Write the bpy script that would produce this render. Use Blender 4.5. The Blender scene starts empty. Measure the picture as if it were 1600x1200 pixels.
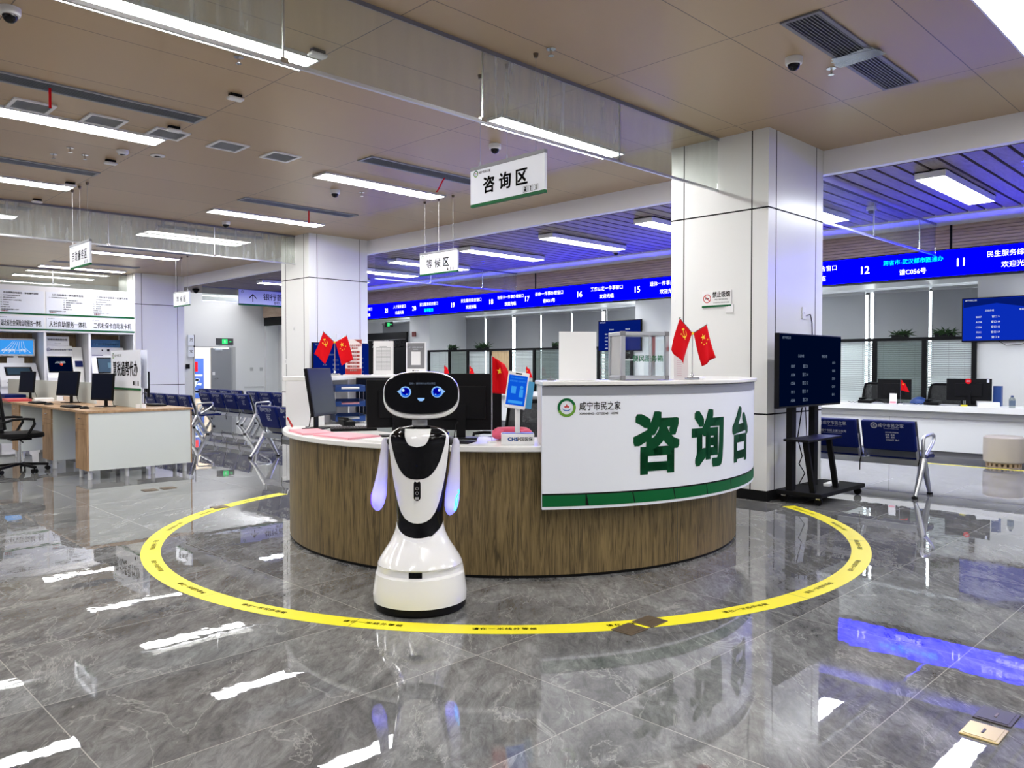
import bpy, bmesh, math, random
from math import pi, sin, cos, radians as rad, sqrt, atan2
from mathutils import Vector, Matrix
random.seed(7)
SC = bpy.context.scene
COL = SC.collection

# ------------------------------------------------------------------ camera, world, exposure
cam_d = bpy.data.cameras.new('camera'); cam = bpy.data.objects.new('camera', cam_d); COL.objects.link(cam)
cam.location = (0, 0, 1.3)
cam.rotation_euler = (rad(90 - 1.2977), 0, rad(45.3153 - 90))
cam_d.sensor_fit = 'HORIZONTAL'; cam_d.sensor_width = 36.0; cam_d.lens = 36.0 * 1236 / 1600
cam_d.clip_start = 0.05; cam_d.clip_end = 200
SC.camera = cam
W = bpy.data.worlds.new('daylight'); SC.world = W; W.use_nodes = True
W.node_tree.nodes['Background'].inputs[0].default_value = (0.92, 0.97, 1.0, 1)
W.node_tree.nodes['Background'].inputs[1].default_value = 8.0
SC.view_settings.view_transform = 'Standard'; SC.view_settings.look = 'None'
SC.view_settings.gamma = 1.0; SC.view_settings.use_curve_mapping = False
SC.view_settings.exposure = 0.0
LAMP = 43.0        # radiance of the ceiling light panels
LED = 15.0          # radiance of the blue LED sign

# ------------------------------------------------------------------ materials
MATS = {}
def newmat(name):
    m = bpy.data.materials.new(name); m.use_nodes = True
    MATS[name] = m
    return m, m.node_tree.nodes, m.node_tree.links, m.node_tree.nodes['Principled BSDF']
def mat(name, col, rough=0.5, metal=0.0, coat=0.0, emit=None, es=0.0, spec=0.5, noise=0.0):
    if name in MATS: return MATS[name]
    m, n, l, b = newmat(name)
    b.inputs['Base Color'].default_value = (*col, 1); b.inputs['Roughness'].default_value = rough
    b.inputs['Metallic'].default_value = metal; b.inputs['Coat Weight'].default_value = coat
    b.inputs['Specular IOR Level'].default_value = spec
    b.inputs['Coat Roughness'].default_value = 0.05
    if emit: b.inputs['Emission Color'].default_value = (*emit, 1); b.inputs['Emission Strength'].default_value = es
    if noise:
        t = n.new('ShaderNodeTexNoise'); t.inputs['Scale'].default_value = 9; t.inputs['Detail'].default_value = 5
        g = n.new('ShaderNodeNewGeometry'); l.new(g.outputs['Position'], t.inputs['Vector'])
        r = n.new('ShaderNodeMapRange'); r.inputs[3].default_value = max(0.02, rough - noise); r.inputs[4].default_value = rough + noise
        l.new(t.outputs[0], r.inputs[0]); l.new(r.outputs[0], b.inputs['Roughness'])
    return m
def emis(name, col, s):
    if name in MATS: return MATS[name]
    m, n, l, b = newmat(name); n.remove(b)
    e = n.new('ShaderNodeEmission'); e.inputs[0].default_value = (*col, 1); e.inputs[1].default_value = s
    l.new(e.outputs[0], n['Material Output'].inputs[0]); return m
def glass(name, tint=(0.93, 0.97, 0.95), refl=0.09, rough=0.0, haze=0.0):
    if name in MATS: return MATS[name]
    m, n, l, b = newmat(name); n.remove(b)
    t = n.new('ShaderNodeBsdfTransparent'); t.inputs[0].default_value = (*tint, 1)
    g = n.new('ShaderNodeBsdfGlossy'); g.inputs['Roughness'].default_value = rough
    f = n.new('ShaderNodeLayerWeight'); f.inputs[0].default_value = 0.5
    pw = n.new('ShaderNodeMath'); pw.operation = 'POWER'; pw.inputs[1].default_value = 5.0; l.new(f.outputs['Facing'], pw.inputs[0])
    a = n.new('ShaderNodeMath'); a.operation = 'MULTIPLY_ADD'; a.inputs[1].default_value = 0.6; a.inputs[2].default_value = refl; l.new(pw.outputs[0], a.inputs[0]); a.use_clamp = True
    mx = n.new('ShaderNodeMixShader'); l.new(a.outputs[0], mx.inputs[0]); l.new(t.outputs[0], mx.inputs[1]); l.new(g.outputs[0], mx.inputs[2])
    last = mx
    if haze:   # dust on the pane: thin diffuse film, streaky
        d = n.new('ShaderNodeBsdfDiffuse'); d.inputs[0].default_value = (0.75, 0.78, 0.76, 1)
        no = n.new('ShaderNodeTexNoise'); no.inputs['Scale'].default_value = 3; no.inputs['Detail'].default_value = 6
        gm = n.new('ShaderNodeNewGeometry'); mp = n.new('ShaderNodeMapping'); mp.inputs['Scale'].default_value = (6, 6, 0.7)
        l.new(gm.outputs['Position'], mp.inputs[0]); l.new(mp.outputs[0], no.inputs['Vector'])
        r = n.new('ShaderNodeMapRange'); r.inputs[1].default_value = 0.35; r.inputs[2].default_value = 0.75; r.inputs[3].default_value = haze * 0.35; r.inputs[4].default_value = haze
        l.new(no.outputs[0], r.inputs[0])
        m2 = n.new('ShaderNodeMixShader'); l.new(r.outputs[0], m2.inputs[0]); l.new(mx.outputs[0], m2.inputs[1]); l.new(d.outputs[0], m2.inputs[2]); last = m2
    l.new(last.outputs[0], n['Material Output'].inputs[0]); return m
def ramp(n, stops):
    r = n.new('ShaderNodeValToRGB'); e = r.color_ramp.elements
    while len(e) < len(stops): e.new(0.5)
    for i, (p, c) in enumerate(stops): e[i].position = p; e[i].color = (*c, 1)
    return r

DIR = 38
def marble():
    m, n, l, b = newmat('grey_marble_tile')
    g = n.new('ShaderNodeNewGeometry')
    br = n.new('ShaderNodeTexBrick'); br.offset = 0.0; br.squash = 1.0
    br.inputs['Scale'].default_value = 1.0; br.inputs['Brick Width'].default_value = 1.54; br.inputs['Row Height'].default_value = 0.77
    br.inputs['Mortar Size'].default_value = 0.0022; br.inputs['Mortar Smooth'].default_value = 0.0; br.inputs['Bias'].default_value = 0
    br.inputs[1].default_value = (0, 0, 0, 1); br.inputs[2].default_value = (1, 1, 1, 1); br.inputs[3].default_value = (0.5, 0.5, 0.5, 1)
    mo = n.new('ShaderNodeMapping'); mo.inputs['Location'].default_value = (-0.83 + 1.54, -1.08 + 0.77 * 2, 0)
    l.new(g.outputs['Position'], mo.inputs[0]); l.new(mo.outputs[0], br.inputs[0])
    # every tile shifts the pattern
    sc = n.new('ShaderNodeVectorMath'); sc.operation = 'SCALE'; sc.inputs['Scale'].default_value = 9.0; l.new(br.outputs['Color'], sc.inputs[0])
    ad = n.new('ShaderNodeVectorMath'); ad.operation = 'ADD'; l.new(g.outputs['Position'], ad.inputs[0]); l.new(sc.outputs[0], ad.inputs[1])
    mp = n.new('ShaderNodeMapping'); mp.vector_type = 'TEXTURE'; mp.inputs['Rotation'].default_value = (0, 0, rad(DIR)); mp.inputs['Scale'].default_value = (1 / 0.9, 1 / 1.9, 1.0)
    l.new(ad.outputs[0], mp.inputs[0])
    n1 = n.new('ShaderNodeTexNoise'); n1.inputs['Scale'].default_value = 1.5; n1.inputs['Detail'].default_value = 12; n1.inputs['Roughness'].default_value = 0.72; n1.inputs['Distortion'].default_value = 0.7
    l.new(mp.outputs[0], n1.inputs['Vector'])
    c1 = ramp(n, [(0.28, (0.062, 0.063, 0.064)), (0.45, (0.138, 0.139, 0.140)), (0.58, (0.215, 0.217, 0.217)), (0.78, (0.35, 0.352, 0.35))])
    l.new(n1.outputs[0], c1.inputs[0])
    # cloudy rocky grain
    m3 = n.new('ShaderNodeMapping'); m3.vector_type = 'TEXTURE'; m3.inputs['Rotation'].default_value = (0, 0, rad(DIR + 6)); m3.inputs['Scale'].default_value = (1 / 3.0, 1 / 8, 1); l.new(ad.outputs[0], m3.inputs[0])
    n3 = n.new('ShaderNodeTexNoise'); n3.inputs['Scale'].default_value = 2.2; n3.inputs['Detail'].default_value = 10; n3.inputs['Roughness'].default_value = 0.78; n3.inputs['Distortion'].default_value = 1.6
    l.new(m3.outputs[0], n3.inputs['Vector'])
    c3 = ramp(n, [(0.32, (0.60, 0.60, 0.60)), (0.68, (1.32, 1.32, 1.32))]); l.new(n3.outputs[0], c3.inputs[0])
    mu = n.new('ShaderNodeMix'); mu.data_type = 'RGBA'; mu.blend_type = 'MULTIPLY'; mu.inputs[0].default_value = 1
    l.new(c1.outputs[0], mu.inputs[6]); l.new(c3.outputs[0], mu.inputs[7])
    # thin pale veins: zero crossing of a warped noise
    n4 = n.new('ShaderNodeTexNoise'); n4.inputs['Scale'].default_value = 1.1; n4.inputs['Detail'].default_value = 6; n4.inputs['Roughness'].default_value = 0.62; n4.inputs['Distortion'].default_value = 1.0
    mp4 = n.new('ShaderNodeMapping'); mp4.vector_type = 'TEXTURE'; mp4.inputs['Rotation'].default_value = (0, 0, rad(DIR + 14)); mp4.inputs['Scale'].default_value = (1 / 0.8, 1 / 1.7, 1); l.new(ad.outputs[0], mp4.inputs[0]); l.new(mp4.outputs[0], n4.inputs['Vector'])
    s = n.new('ShaderNodeMath'); s.operation = 'SUBTRACT'; s.inputs[1].default_value = 0.5; l.new(n4.outputs[0], s.inputs[0])
    a = n.new('ShaderNodeMath'); a.operation = 'ABSOLUTE'; l.new(s.outputs[0], a.inputs[0])
    v = ramp(n, [(0.0, (1, 1, 1)), (0.007, (0, 0, 0))]); l.new(a.outputs[0], v.inputs[0])
    vm = n.new('ShaderNodeMath'); vm.operation = 'MULTIPLY'; vm.inputs[1].default_value = 0.42; l.new(v.outputs[0], vm.inputs[0])
    mv = n.new('ShaderNodeMix'); mv.data_type = 'RGBA'; l.new(vm.outputs[0], mv.inputs[0]); l.new(mu.outputs[2], mv.inputs[6]); mv.inputs[7].default_value = (0.46, 0.455, 0.44, 1)
    mg = n.new('ShaderNodeMix'); mg.data_type = 'RGBA'; l.new(br.outputs['Fac'], mg.inputs[0]); l.new(mv.outputs[2], mg.inputs[6]); mg.inputs[7].default_value = (0.36, 0.35, 0.33, 1)
    l.new(mg.outputs[2], b.inputs['Base Color'])
    b.inputs['Roughness'].default_value = 0.010; b.inputs['IOR'].default_value = 1.65
    n5 = n.new('ShaderNodeTexNoise'); n5.inputs['Scale'].default_value = 7; n5.inputs['Detail'].default_value = 2; l.new(g.outputs['Position'], n5.inputs['Vector'])
    bp = n.new('ShaderNodeBump'); bp.inputs['Strength'].default_value = 0.012; bp.inputs['Distance'].default_value = 0.02; l.new(n5.outputs[0], bp.inputs['Height']); l.new(bp.outputs[0], b.inputs['Normal'])
    return m
def wood(name, dark, light, scale=(30, 30, 1.6), rough=0.45, ring=True):
    m, n, l, b = newmat(name)
    g = n.new('ShaderNodeNewGeometry'); mp = n.new('ShaderNodeMapping'); mp.inputs['Scale'].default_value = scale
    l.new(g.outputs['Position'], mp.inputs[0])
    t = n.new('ShaderNodeTexNoise'); t.inputs['Scale'].default_value = 1.0; t.inputs['Detail'].default_value = 6; t.inputs['Roughness'].default_value = 0.65; t.inputs['Distortion'].default_value = 1.6
    l.new(mp.outputs[0], t.inputs['Vector'])
    mid = tuple((a + c) / 2 for a, c in zip(dark, light))
    c = ramp(n, [(0.36, dark), (0.47, mid), (0.62, light)]); l.new(t.outputs[0], c.inputs[0])
    l.new(c.outputs[0], b.inputs['Base Color']); b.inputs['Roughness'].default_value = rough
    return m
def ceiling_mat():
    m, n, l, b = newmat('taupe_ceiling_panel')
    g = n.new('ShaderNodeNewGeometry'); br = n.new('ShaderNodeTexBrick'); br.offset = 0.0
    mo = n.new('ShaderNodeMapping'); mo.inputs['Location'].default_value = (-3.13 + 1.835 * 8, -0.87 + 20, 0)
    l.new(g.outputs['Position'], mo.inputs[0]); l.new(mo.outputs[0], br.inputs[0])
    br.inputs['Scale'].default_value = 1; br.inputs['Brick Width'].default_value = 1.835; br.inputs['Row Height'].default_value = 1.0
    br.inputs['Mortar Size'].default_value = 0.004; br.inputs['Mortar Smooth'].default_value = 0
    br.inputs[1].default_value = (0.45, 0.325, 0.195, 1); br.inputs[2].default_value = (0.475, 0.345, 0.21, 1); br.inputs[3].default_value = (0.15, 0.115, 0.09, 1)
    l.new(br.outputs[0], b.inputs['Base Color']); b.inputs['Roughness'].default_value = 0.34; b.inputs['Specular IOR Level'].default_value = 0.35
    return m
def mesh_fabric(name, col, k=260):
    m, n, l, b = newmat(name)
    b.inputs['Base Color'].default_value = (*col, 1); b.inputs['Roughness'].default_value = 0.8
    t = n.new('ShaderNodeTexVoronoi'); t.inputs['Scale'].default_value = k
    g = n.new('ShaderNodeNewGeometry'); l.new(g.outputs['Position'], t.inputs['Vector'])
    r = n.new('ShaderNodeMapRange'); r.inputs[1].default_value = 0.2; r.inputs[2].default_value = 0.32; r.inputs[3].default_value = 0.35; r.inputs[4].default_value = 1.0
    l.new(t.outputs['Distance'], r.inputs[0]); l.new(r.outputs[0], b.inputs['Alpha'])
    return m
def translucent(name, col):
    m, n, l, b = newmat(name)
    b.inputs['Base Color'].default_value = (*col, 1); b.inputs['Roughness'].default_value = 0.2; b.inputs['Coat Weight'].default_value = 0.5
    t = n.new('ShaderNodeBsdfTranslucent'); t.inputs[0].default_value = (0.75, 0.72, 1, 1)
    mx = n.new('ShaderNodeMixShader'); mx.inputs[0].default_value = 0.3
    l.new(b.outputs[0], mx.inputs[1]); l.new(t.outputs[0], mx.inputs[2]); l.new(mx.outputs[0], n['Material Output'].inputs[0]); return m

MARBLE = marble(); CEIL = ceiling_mat()
OAK = wood('oak_veneer', (0.050, 0.033, 0.010), (0.225, 0.158, 0.064), (38, 38, 2.3))
SLATWOOD = wood('brown_slat_wood', (0.16, 0.12, 0.095), (0.25, 0.195, 0.16), (3, 12, 12), 0.5)
DESKWOOD = wood('desk_wood', (0.25, 0.14, 0.065), (0.42, 0.27, 0.145), (14, 14, 2.2), 0.45)
KIOSKWOOD = wood('booth_wood', (0.38, 0.26, 0.13), (0.52, 0.38, 0.21), (14, 14, 2), 0.5)
WALL = mat('white_wall_paint', (0.78, 0.79, 0.80), 0.7, noise=0.08)
PANEL = mat('white_pillar_panel', (0.80, 0.805, 0.80), 0.30, spec=0.35, noise=0.05)
FASCIA = mat('white_fascia', (0.90, 0.90, 0.93), 0.5)
PLAS = mat('white_paint', (0.82, 0.82, 0.84), 0.45)
WHITEG = mat('glossy_white', (0.86, 0.86, 0.87), 0.16, coat=0.6)
WHITE = mat('white_plastic', (0.82, 0.82, 0.83), 0.35)
STONE = mat('white_counter_top', (0.80, 0.80, 0.79), 0.25)
SIGNW = mat('sign_white', (0.78, 0.81, 0.90), 0.4)
GREEN = mat('sign_green', (0.0, 0.105, 0.028), 0.5, spec=0.2)
DGREEN = mat('letter_green', (0.0, 0.058, 0.018), 0.5, spec=0.15)
INK = mat('black_ink', (0.005, 0.005, 0.006), 0.5, spec=0.15)
WINK = mat('white_ink', (0.75, 0.78, 0.85), 0.5)
BLACKG = mat('glossy_black', (0.003, 0.003, 0.004), 0.07, spec=0.28)
BLACK = mat('black_plastic', (0.006, 0.006, 0.007), 0.45, spec=0.12)
MATTB = mat('matte_black', (0.007, 0.007, 0.008), 0.6, spec=0.12)
SCREENB = mat('dark_screen', (0.006, 0.008, 0.018), 0.28, spec=0.04)
DGREY = mat('dark_grey', (0.055, 0.055, 0.06), 0.5)
GREY = mat('mid_grey', (0.20, 0.20, 0.22), 0.5)
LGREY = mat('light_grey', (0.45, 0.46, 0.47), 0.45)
SGREY = mat('sign_grey_band', (0.235, 0.245, 0.285), 0.45)
CHROME = mat('chrome', (0.72, 0.73, 0.75), 0.14, 1.0)
ALU = mat('aluminium', (0.62, 0.64, 0.67), 0.32, 1.0)
STEELW = mat('white_steel', (0.70, 0.71, 0.73), 0.35)
SLOT = mat('vent_grey', (0.30, 0.32, 0.35), 0.5)
VDARK = mat('vent_dark', (0.015, 0.017, 0.022), 0.6)
NAVY = mat('navy_leather', (0.002, 0.009, 0.10), 0.5, spec=0.15)
BACKM = mat('perforated_steel', (0.20, 0.21, 0.22), 0.4, 0.6)
YELLOW = mat('yellow_vinyl', (0.86, 0.76, 0.015), 0.45)
RED = mat('red_fabric', (0.66, 0.004, 0.010), 0.7, spec=0.1)
REDP = mat('red_paint', (0.55, 0.02, 0.02), 0.4)
GOLD = mat('gold_print', (0.90, 0.60, 0.02), 0.5)
PINKP = mat('pink_paper', (0.82, 0.36, 0.42), 0.6)
PINK = mat('pink_plush', (0.72, 0.10, 0.19), 0.8)
BLUEP = mat('blue_plastic', (0.01, 0.05, 0.22), 0.35)
BEIGE = mat('beige_leather', (0.42, 0.37, 0.31), 0.5)
BRASS = mat('brass', (0.52, 0.40, 0.16), 0.32, 0.9)
BRONZE = mat('bronze_cover', (0.15, 0.11, 0.07), 0.4, 0.5)
DBRONZE = mat('dark_cover', (0.04, 0.03, 0.025), 0.4, 0.3)
ROLLER = mat('grey_roller_fabric', (0.36, 0.37, 0.385), 0.8)
BLIND = mat('aluminium_blind', (0.72, 0.74, 0.74), 0.4)
LEAF = mat('dark_leaf', (0.02, 0.06, 0.015), 0.5)
DOORG = mat('grey_door', (0.26, 0.27, 0.29), 0.4)
CREAM = mat('cream_panel', (0.74, 0.72, 0.64), 0.3)
PALE = mat('pale_laminate', (0.62, 0.66, 0.63), 0.38)
PAPER = mat('white_paper', (0.84, 0.84, 0.85), 0.6)
GLASS = glass('smoke_glass', (0.90, 0.93, 0.91), 0.06, 0.0, 0.06)
GLASSD = glass('dusty_smoke_glass', (0.82, 0.85, 0.82), 0.07, 0.0, 0.34)
CLEAR = glass('clear_glass', (0.95, 0.97, 0.97), 0.03)
GREENGL = glass('smoked_glass', (0.70, 0.74, 0.73), 0.05)
LIGHT = emis('light_diffuser', (1.0, 0.985, 0.96), LAMP)
LIGHTS = emis('cool_light_diffuser', (0.93, 0.97, 1.0), LAMP * 0.9)
LEDB = emis('led_blue', (0.0, 0.0, 1.0), LED)
LEDW = emis('led_white_text', (1, 1, 1), 2.2)
LEDC = emis('led_cyan_text', (0.0, 0.85, 1.0), 2.2)
SCRB = emis('screen_blue', (0.004, 0.035, 0.62), 0.75)
SCRD = emis('screen_deep_blue', (0.003, 0.02, 0.30), 0.5)
SCRN = emis('screen_navy', (0.0, 0.006, 0.04), 0.4)
SCRW = emis('screen_text', (0.8, 0.88, 1.0), 0.9)
SCRG = emis('screen_dim_text', (0.30, 0.38, 0.55), 0.5)
SCRL = emis('screen_sky', (0.05, 0.36, 0.95), 0.9)
EXITG = emis('exit_green', (0.05, 0.9, 0.25), 1.1)
EYE1 = emis('eye_pale', (0.30, 0.56, 0.98), 0.95); EYE2 = emis('eye_blue', (0.01, 0.13, 0.85), 0.9)
EYE3 = emis('eye_deep', (0.0, 0.0, 0.32), 0.9); EYE4 = emis('eye_glint', (0.6, 0.8, 1.0), 1.0)
LEDARM = emis('arm_led_cyan', (0.0, 0.42, 1.0), 5.0)
LEDPUR = emis('arm_led_violet', (0.12, 0.03, 1.0), 2.0)
ARM = translucent('arm_shell', (0.84, 0.83, 0.88))
MESHF = mesh_fabric('black_mesh_fabric', (0.012, 0.012, 0.014))
WARM = emis('warm_room_beyond', (1.0, 0.78, 0.55), 1.1)

# ------------------------------------------------------------------ mesh builder
def frame_from(d):
    d = d.normalized(); a = Vector((0, 0, 1)) if abs(d.z) < 0.95 else Vector((1, 0, 0))
    u = d.cross(a).normalized(); return u, d.cross(u).normalized()
class MB:
    def __init__(s): s.v = []; s.f = []; s.m = []; s.mi = 0
    def add(s, vs, fs):
        o = len(s.v); s.v += [tuple(p) for p in vs]
        for q in fs: s.f.append(tuple(i + o for i in q)); s.m.append(s.mi)
        return s
    def use(s, i): s.mi = i; return s
    def box(s, x0, x1, y0, y1, z0, z1):
        v = [(x, y, z) for z in (z0, z1) for y in (y0, y1) for x in (x0, x1)]
        return s.add(v, [(0, 2, 3, 1), (4, 5, 7, 6), (0, 1, 5, 4), (2, 6, 7, 3), (0, 4, 6, 2), (1, 3, 7, 5)])
    def cbox(s, c, d, rz=0, rx=0, ry=0):
        M = Matrix.Translation(c) @ Matrix.Rotation(rz, 4, 'Z') @ Matrix.Rotation(ry, 4, 'Y') @ Matrix.Rotation(rx, 4, 'X')
        t = MB().box(-d[0] / 2, d[0] / 2, -d[1] / 2, d[1] / 2, -d[2] / 2, d[2] / 2)
        return s.add([M @ Vector(p) for p in t.v], t.f)
    def bar(s, a, b, w, h):
        a = Vector(a); b = Vector(b); u, v = frame_from(b - a); vs = []
        for p in (a, b):
            for du, dv in ((-1, -1), (1, -1), (1, 1), (-1, 1)): vs.append(p + u * du * w / 2 + v * dv * h / 2)
        return s.add(vs, [(3, 2, 1, 0), (4, 5, 6, 7)] + [(i, (i + 1) % 4, (i + 1) % 4 + 4, i + 4) for i in range(4)])
    def cyl(s, a, b, r, r2=None, n=16):
        a = Vector(a); b = Vector(b); r2 = r if r2 is None else r2; u, v = frame_from(b - a); vs = []
        for p, q in ((a, r), (b, r2)):
            for i in range(n):
                t = 2 * pi * i / n; vs.append(p + (u * cos(t) + v * sin(t)) * q)
        return s.add(vs, [tuple(range(n - 1, -1, -1)), tuple(range(n, 2 * n))] + [(i, (i + 1) % n, n + (i + 1) % n, n + i) for i in range(n)])
    def tube(s, pts, r, n=8, closed=False):
        pts = [Vector(p) for p in pts]; N = len(pts); rs = r if isinstance(r, (list, tuple)) else [r] * N
        rings = []; u = None
        for i, p in enumerate(pts):
            if closed: d = pts[(i + 1) % N] - pts[i - 1]
            else: d = pts[min(i + 1, N - 1)] - pts[max(i - 1, 0)]
            d.normalize()
            if u is None: u, _ = frame_from(d)
            u = (u - d * u.dot(d)).normalized(); v = d.cross(u)
            rings.append([p + (u * cos(2 * pi * k / n) + v * sin(2 * pi * k / n)) * rs[i] for k in range(n)])
        return s.loft(rings, cap=not closed, wrap=closed)
    def loft(s, rings, cap=True, wrap=False, cap0=None, cap1=None):
        n = len(rings[0]); vs = [p for r in rings for p in r]; N = len(rings); fs = []
        for i in range(N if wrap else N - 1):
            j = (i + 1) % N
            for k in range(n): fs.append((i * n + k, i * n + (k + 1) % n, j * n + (k + 1) % n, j * n + k))
        if cap if cap0 is None else cap0: fs.append(tuple(range(n - 1, -1, -1)))
        if cap if cap1 is None else cap1: fs.append(tuple(range((N - 1) * n, N * n)))
        return s.add(vs, fs)
    def lathe(s, prof, c=(0, 0, 0), n=32, a0=0, a1=2 * pi):
        full = abs(a1 - a0 - 2 * pi) < 1e-6; m = n if full else n + 1
        vs = [(c[0] + r * cos(a0 + (a1 - a0) * i / n), c[1] + r * sin(a0 + (a1 - a0) * i / n), c[2] + z) for r, z in prof for i in range(m)]
        fs = []
        for j in range(len(prof) - 1):
            for i in range(n): k = (i + 1) % m; fs.append((j * m + i, j * m + k, (j + 1) * m + k, (j + 1) * m + i))
        if full:
            if prof[0][0] > 1e-6: fs.append(tuple(range(m - 1, -1, -1)))
            if prof[-1][0] > 1e-6: fs.append(tuple(range((len(prof) - 1) * m, len(prof) * m)))
        return s.add(vs, fs)
    def sector(s, c, r0, r1, a0, a1, z0, z1, n=64):   # ring sector with thickness, degrees
        vs = []
        for i in range(n + 1):
            t = rad(a0 + (a1 - a0) * i / n)
            for r, z in ((r0, z0), (r1, z0), (r1, z1), (r0, z1)): vs.append((c[0] + r * cos(t), c[1] + r * sin(t), z))
        fs = [(i * 4 + k, i * 4 + 4 + k, i * 4 + 4 + (k + 1) % 4, i * 4 + (k + 1) % 4) for i in range(n) for k in range(4)]
        if a1 - a0 < 359.9: fs += [(0, 1, 2, 3), (n * 4 + 3, n * 4 + 2, n * 4 + 1, n * 4)]
        return s.add(vs, fs)
    def prism(s, poly, o, u, v, t):     # extrude a 2-D polygon: point = o + u*x + v*y, thickness along u x v
        o = Vector(o); u = Vector(u); v = Vector(v); w = u.cross(v).normalized() * t; n = len(poly)
        a = [o + u * x + v * y for x, y in poly]; b = [p + w for p in a]
        return s.add(a + b, [tuple(range(n - 1, -1, -1)), tuple(range(n, 2 * n))] + [(i, (i + 1) % n, n + (i + 1) % n, n + i) for i in range(n)])
    def flat(s, poly, o, u, v):
        o = Vector(o); u = Vector(u); v = Vector(v)
        return s.add([o + u * x + v * y for x, y in poly], [tuple(range(len(poly)))])
    def grid(s, nu, nv, fn):
        vs = [fn(i / nu, j / nv) for j in range(nv + 1) for i in range(nu + 1)]; w = nu + 1
        return s.add(vs, [(j * w + i, j * w + i + 1, (j + 1) * w + i + 1, (j + 1) * w + i) for j in range(nv) for i in range(nu)])
    def sphere(s, c, r, n=16, m=10, z0=-1, z1=1):
        rr = r if isinstance(r, (tuple, list)) else (r, r, r); prof = []
        a0 = math.asin(z0); a1 = math.asin(z1)
        rings = []
        for j in range(m + 1):
            t = a0 + (a1 - a0) * j / m; q = max(cos(t), 1e-4)
            rings.append([(c[0] + rr[0] * q * cos(2 * pi * i / n), c[1] + rr[1] * q * sin(2 * pi * i / n), c[2] + rr[2] * sin(t)) for i in range(n)])
        return s.loft(rings)
    def text(s, st, h, o, u=(1, 0, 0), v=(0, 0, 1), bold=0.0, sx=1.0, anchor='c', space=1.0):
        vs, fs, w = glyphs(st, bold, space); o = Vector(o); u = Vector(u); v = Vector(v)
        dx = {'c': -w / 2, 'l': 0, 'r': -w}[anchor]
        return s.add([o + u * ((x + dx) * h * sx) + v * ((y - 0.36) * h) for x, y in vs], fs)
    def rect(s, o, w, h, u=(1, 0, 0), v=(0, 0, 1)):
        return s.flat([(-w / 2, -h / 2), (w / 2, -h / 2), (w / 2, h / 2), (-w / 2, h / 2)], o, u, v)
    def disc(s, o, r, u=(1, 0, 0), v=(0, 0, 1), n=24, r2=None):
        return s.flat([(cos(2 * pi * i / n) * r, sin(2 * pi * i / n) * (r2 or r)) for i in range(n)], o, u, v)
    def obj(s, name, mats, parent=None, bevel=0.0, smooth=None, seg=2):
        me = bpy.data.meshes.new(name); me.from_pydata(s.v, [], s.f)
        for m in (mats if isinstance(mats, (list, tuple)) else [mats]): me.materials.append(m)
        me.polygons.foreach_set('material_index', s.m)
        bm = bmesh.new(); bm.from_mesh(me); bmesh.ops.recalc_face_normals(bm, faces=bm.faces); bm.to_mesh(me); bm.free()
        if smooth: 
            me.polygons.foreach_set('use_smooth', [True] * len(me.polygons)); me.set_sharp_from_angle(angle=rad(smooth))
        me.update()
        o = bpy.data.objects.new(name, me); COL.objects.link(o)
        if parent is not None: o.parent = parent
        if bevel:
            b = o.modifiers.new('bevel', 'BEVEL'); b.width = bevel; b.segments = seg; b.limit_method = 'ANGLE'; b.angle_limit = rad(40)
        return o
_G = {}
def glyphs(st, bold=0.0, space=1.0):
    k = (st, bold, space)
    if k in _G: return _G[k]
    c = bpy.data.curves.new('t', 'FONT'); c.body = st; c.size = 1.0; c.resolution_u = 3; c.space_character = space
    o = bpy.data.objects.new('t', c); COL.objects.link(o)
    dg = bpy.context.evaluated_depsgraph_get(); me = bpy.data.meshes.new_from_object(o.evaluated_get(dg))
    vs = [(v.co.x, v.co.y) for v in me.vertices]; fs = [tuple(p.vertices) for p in me.polygons]
    bpy.data.objects.remove(o); bpy.data.curves.remove(c); bpy.data.meshes.remove(me)
    if bold >= 0.01 and vs:    # heavier strokes: the same outline laid down four times a little apart
        b = bold * 0.85; n0 = len(vs); v0, f0 = vs, fs; vs = []; fs = []
        for k, (dx, dy) in enumerate(((-b, -b * .7), (b, -b * .7), (-b, b * .7), (b, b * .7)) if bold < 0.045 else [(b * p, b * q) for p in (-1, -.5, 0, .5, 1) for q in (-1, -.5, 0, .5, 1) if max(abs(p), abs(q)) == 1]):
            vs += [(x + dx, y + dy) for x, y in v0]; fs += [tuple(i + k * n0 for i in f) for f in f0]
    if vs: x0 = min(p[0] for p in vs); x1 = max(p[0] for p in vs); vs = [(x - x0, y) for x, y in vs]; w = x1 - x0
    else: w = 0
    _G[k] = (vs, fs, w); return _G[k]

def tag(o, label=None, cat=None, group=None, kind=None):
    for k, v in (('label', label), ('category', cat), ('group', group), ('kind', kind)):
        if v: o[k] = v
    return o
def thing(name, label, cat, loc=(0, 0, 0), rz=0.0, group=None):
    o = bpy.data.objects.new(name, None); COL.objects.link(o); o.location = loc; o.rotation_euler = (0, 0, rz); o.empty_display_size = 0.1
    return tag(o, label, cat, group)
def kids(o): return [c for c in o.children]
def dup(o, loc, rz=None, label=None, group=None, parent=None):
    c = o.copy(); COL.objects.link(c)
    if parent is not None: c.parent = parent
    else:
        c.location = loc
        if rz is not None: c.rotation_euler = (0, 0, rz)
    if label: c['label'] = label
    if group: c['group'] = group
    for ch in kids(o): dup(ch, None, parent=c)
    return c
def struct(name, mb, mats, bevel=0.0, smooth=None, parent=None):
    o = mb.obj(name, mats, parent, bevel, smooth)
    if parent is None: o['kind'] = 'structure'
    return o
FX = -pi / 2     # things whose face looks towards -X (viewer looks along +X)
F0 = 0.0         # things whose face looks towards -Y

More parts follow.
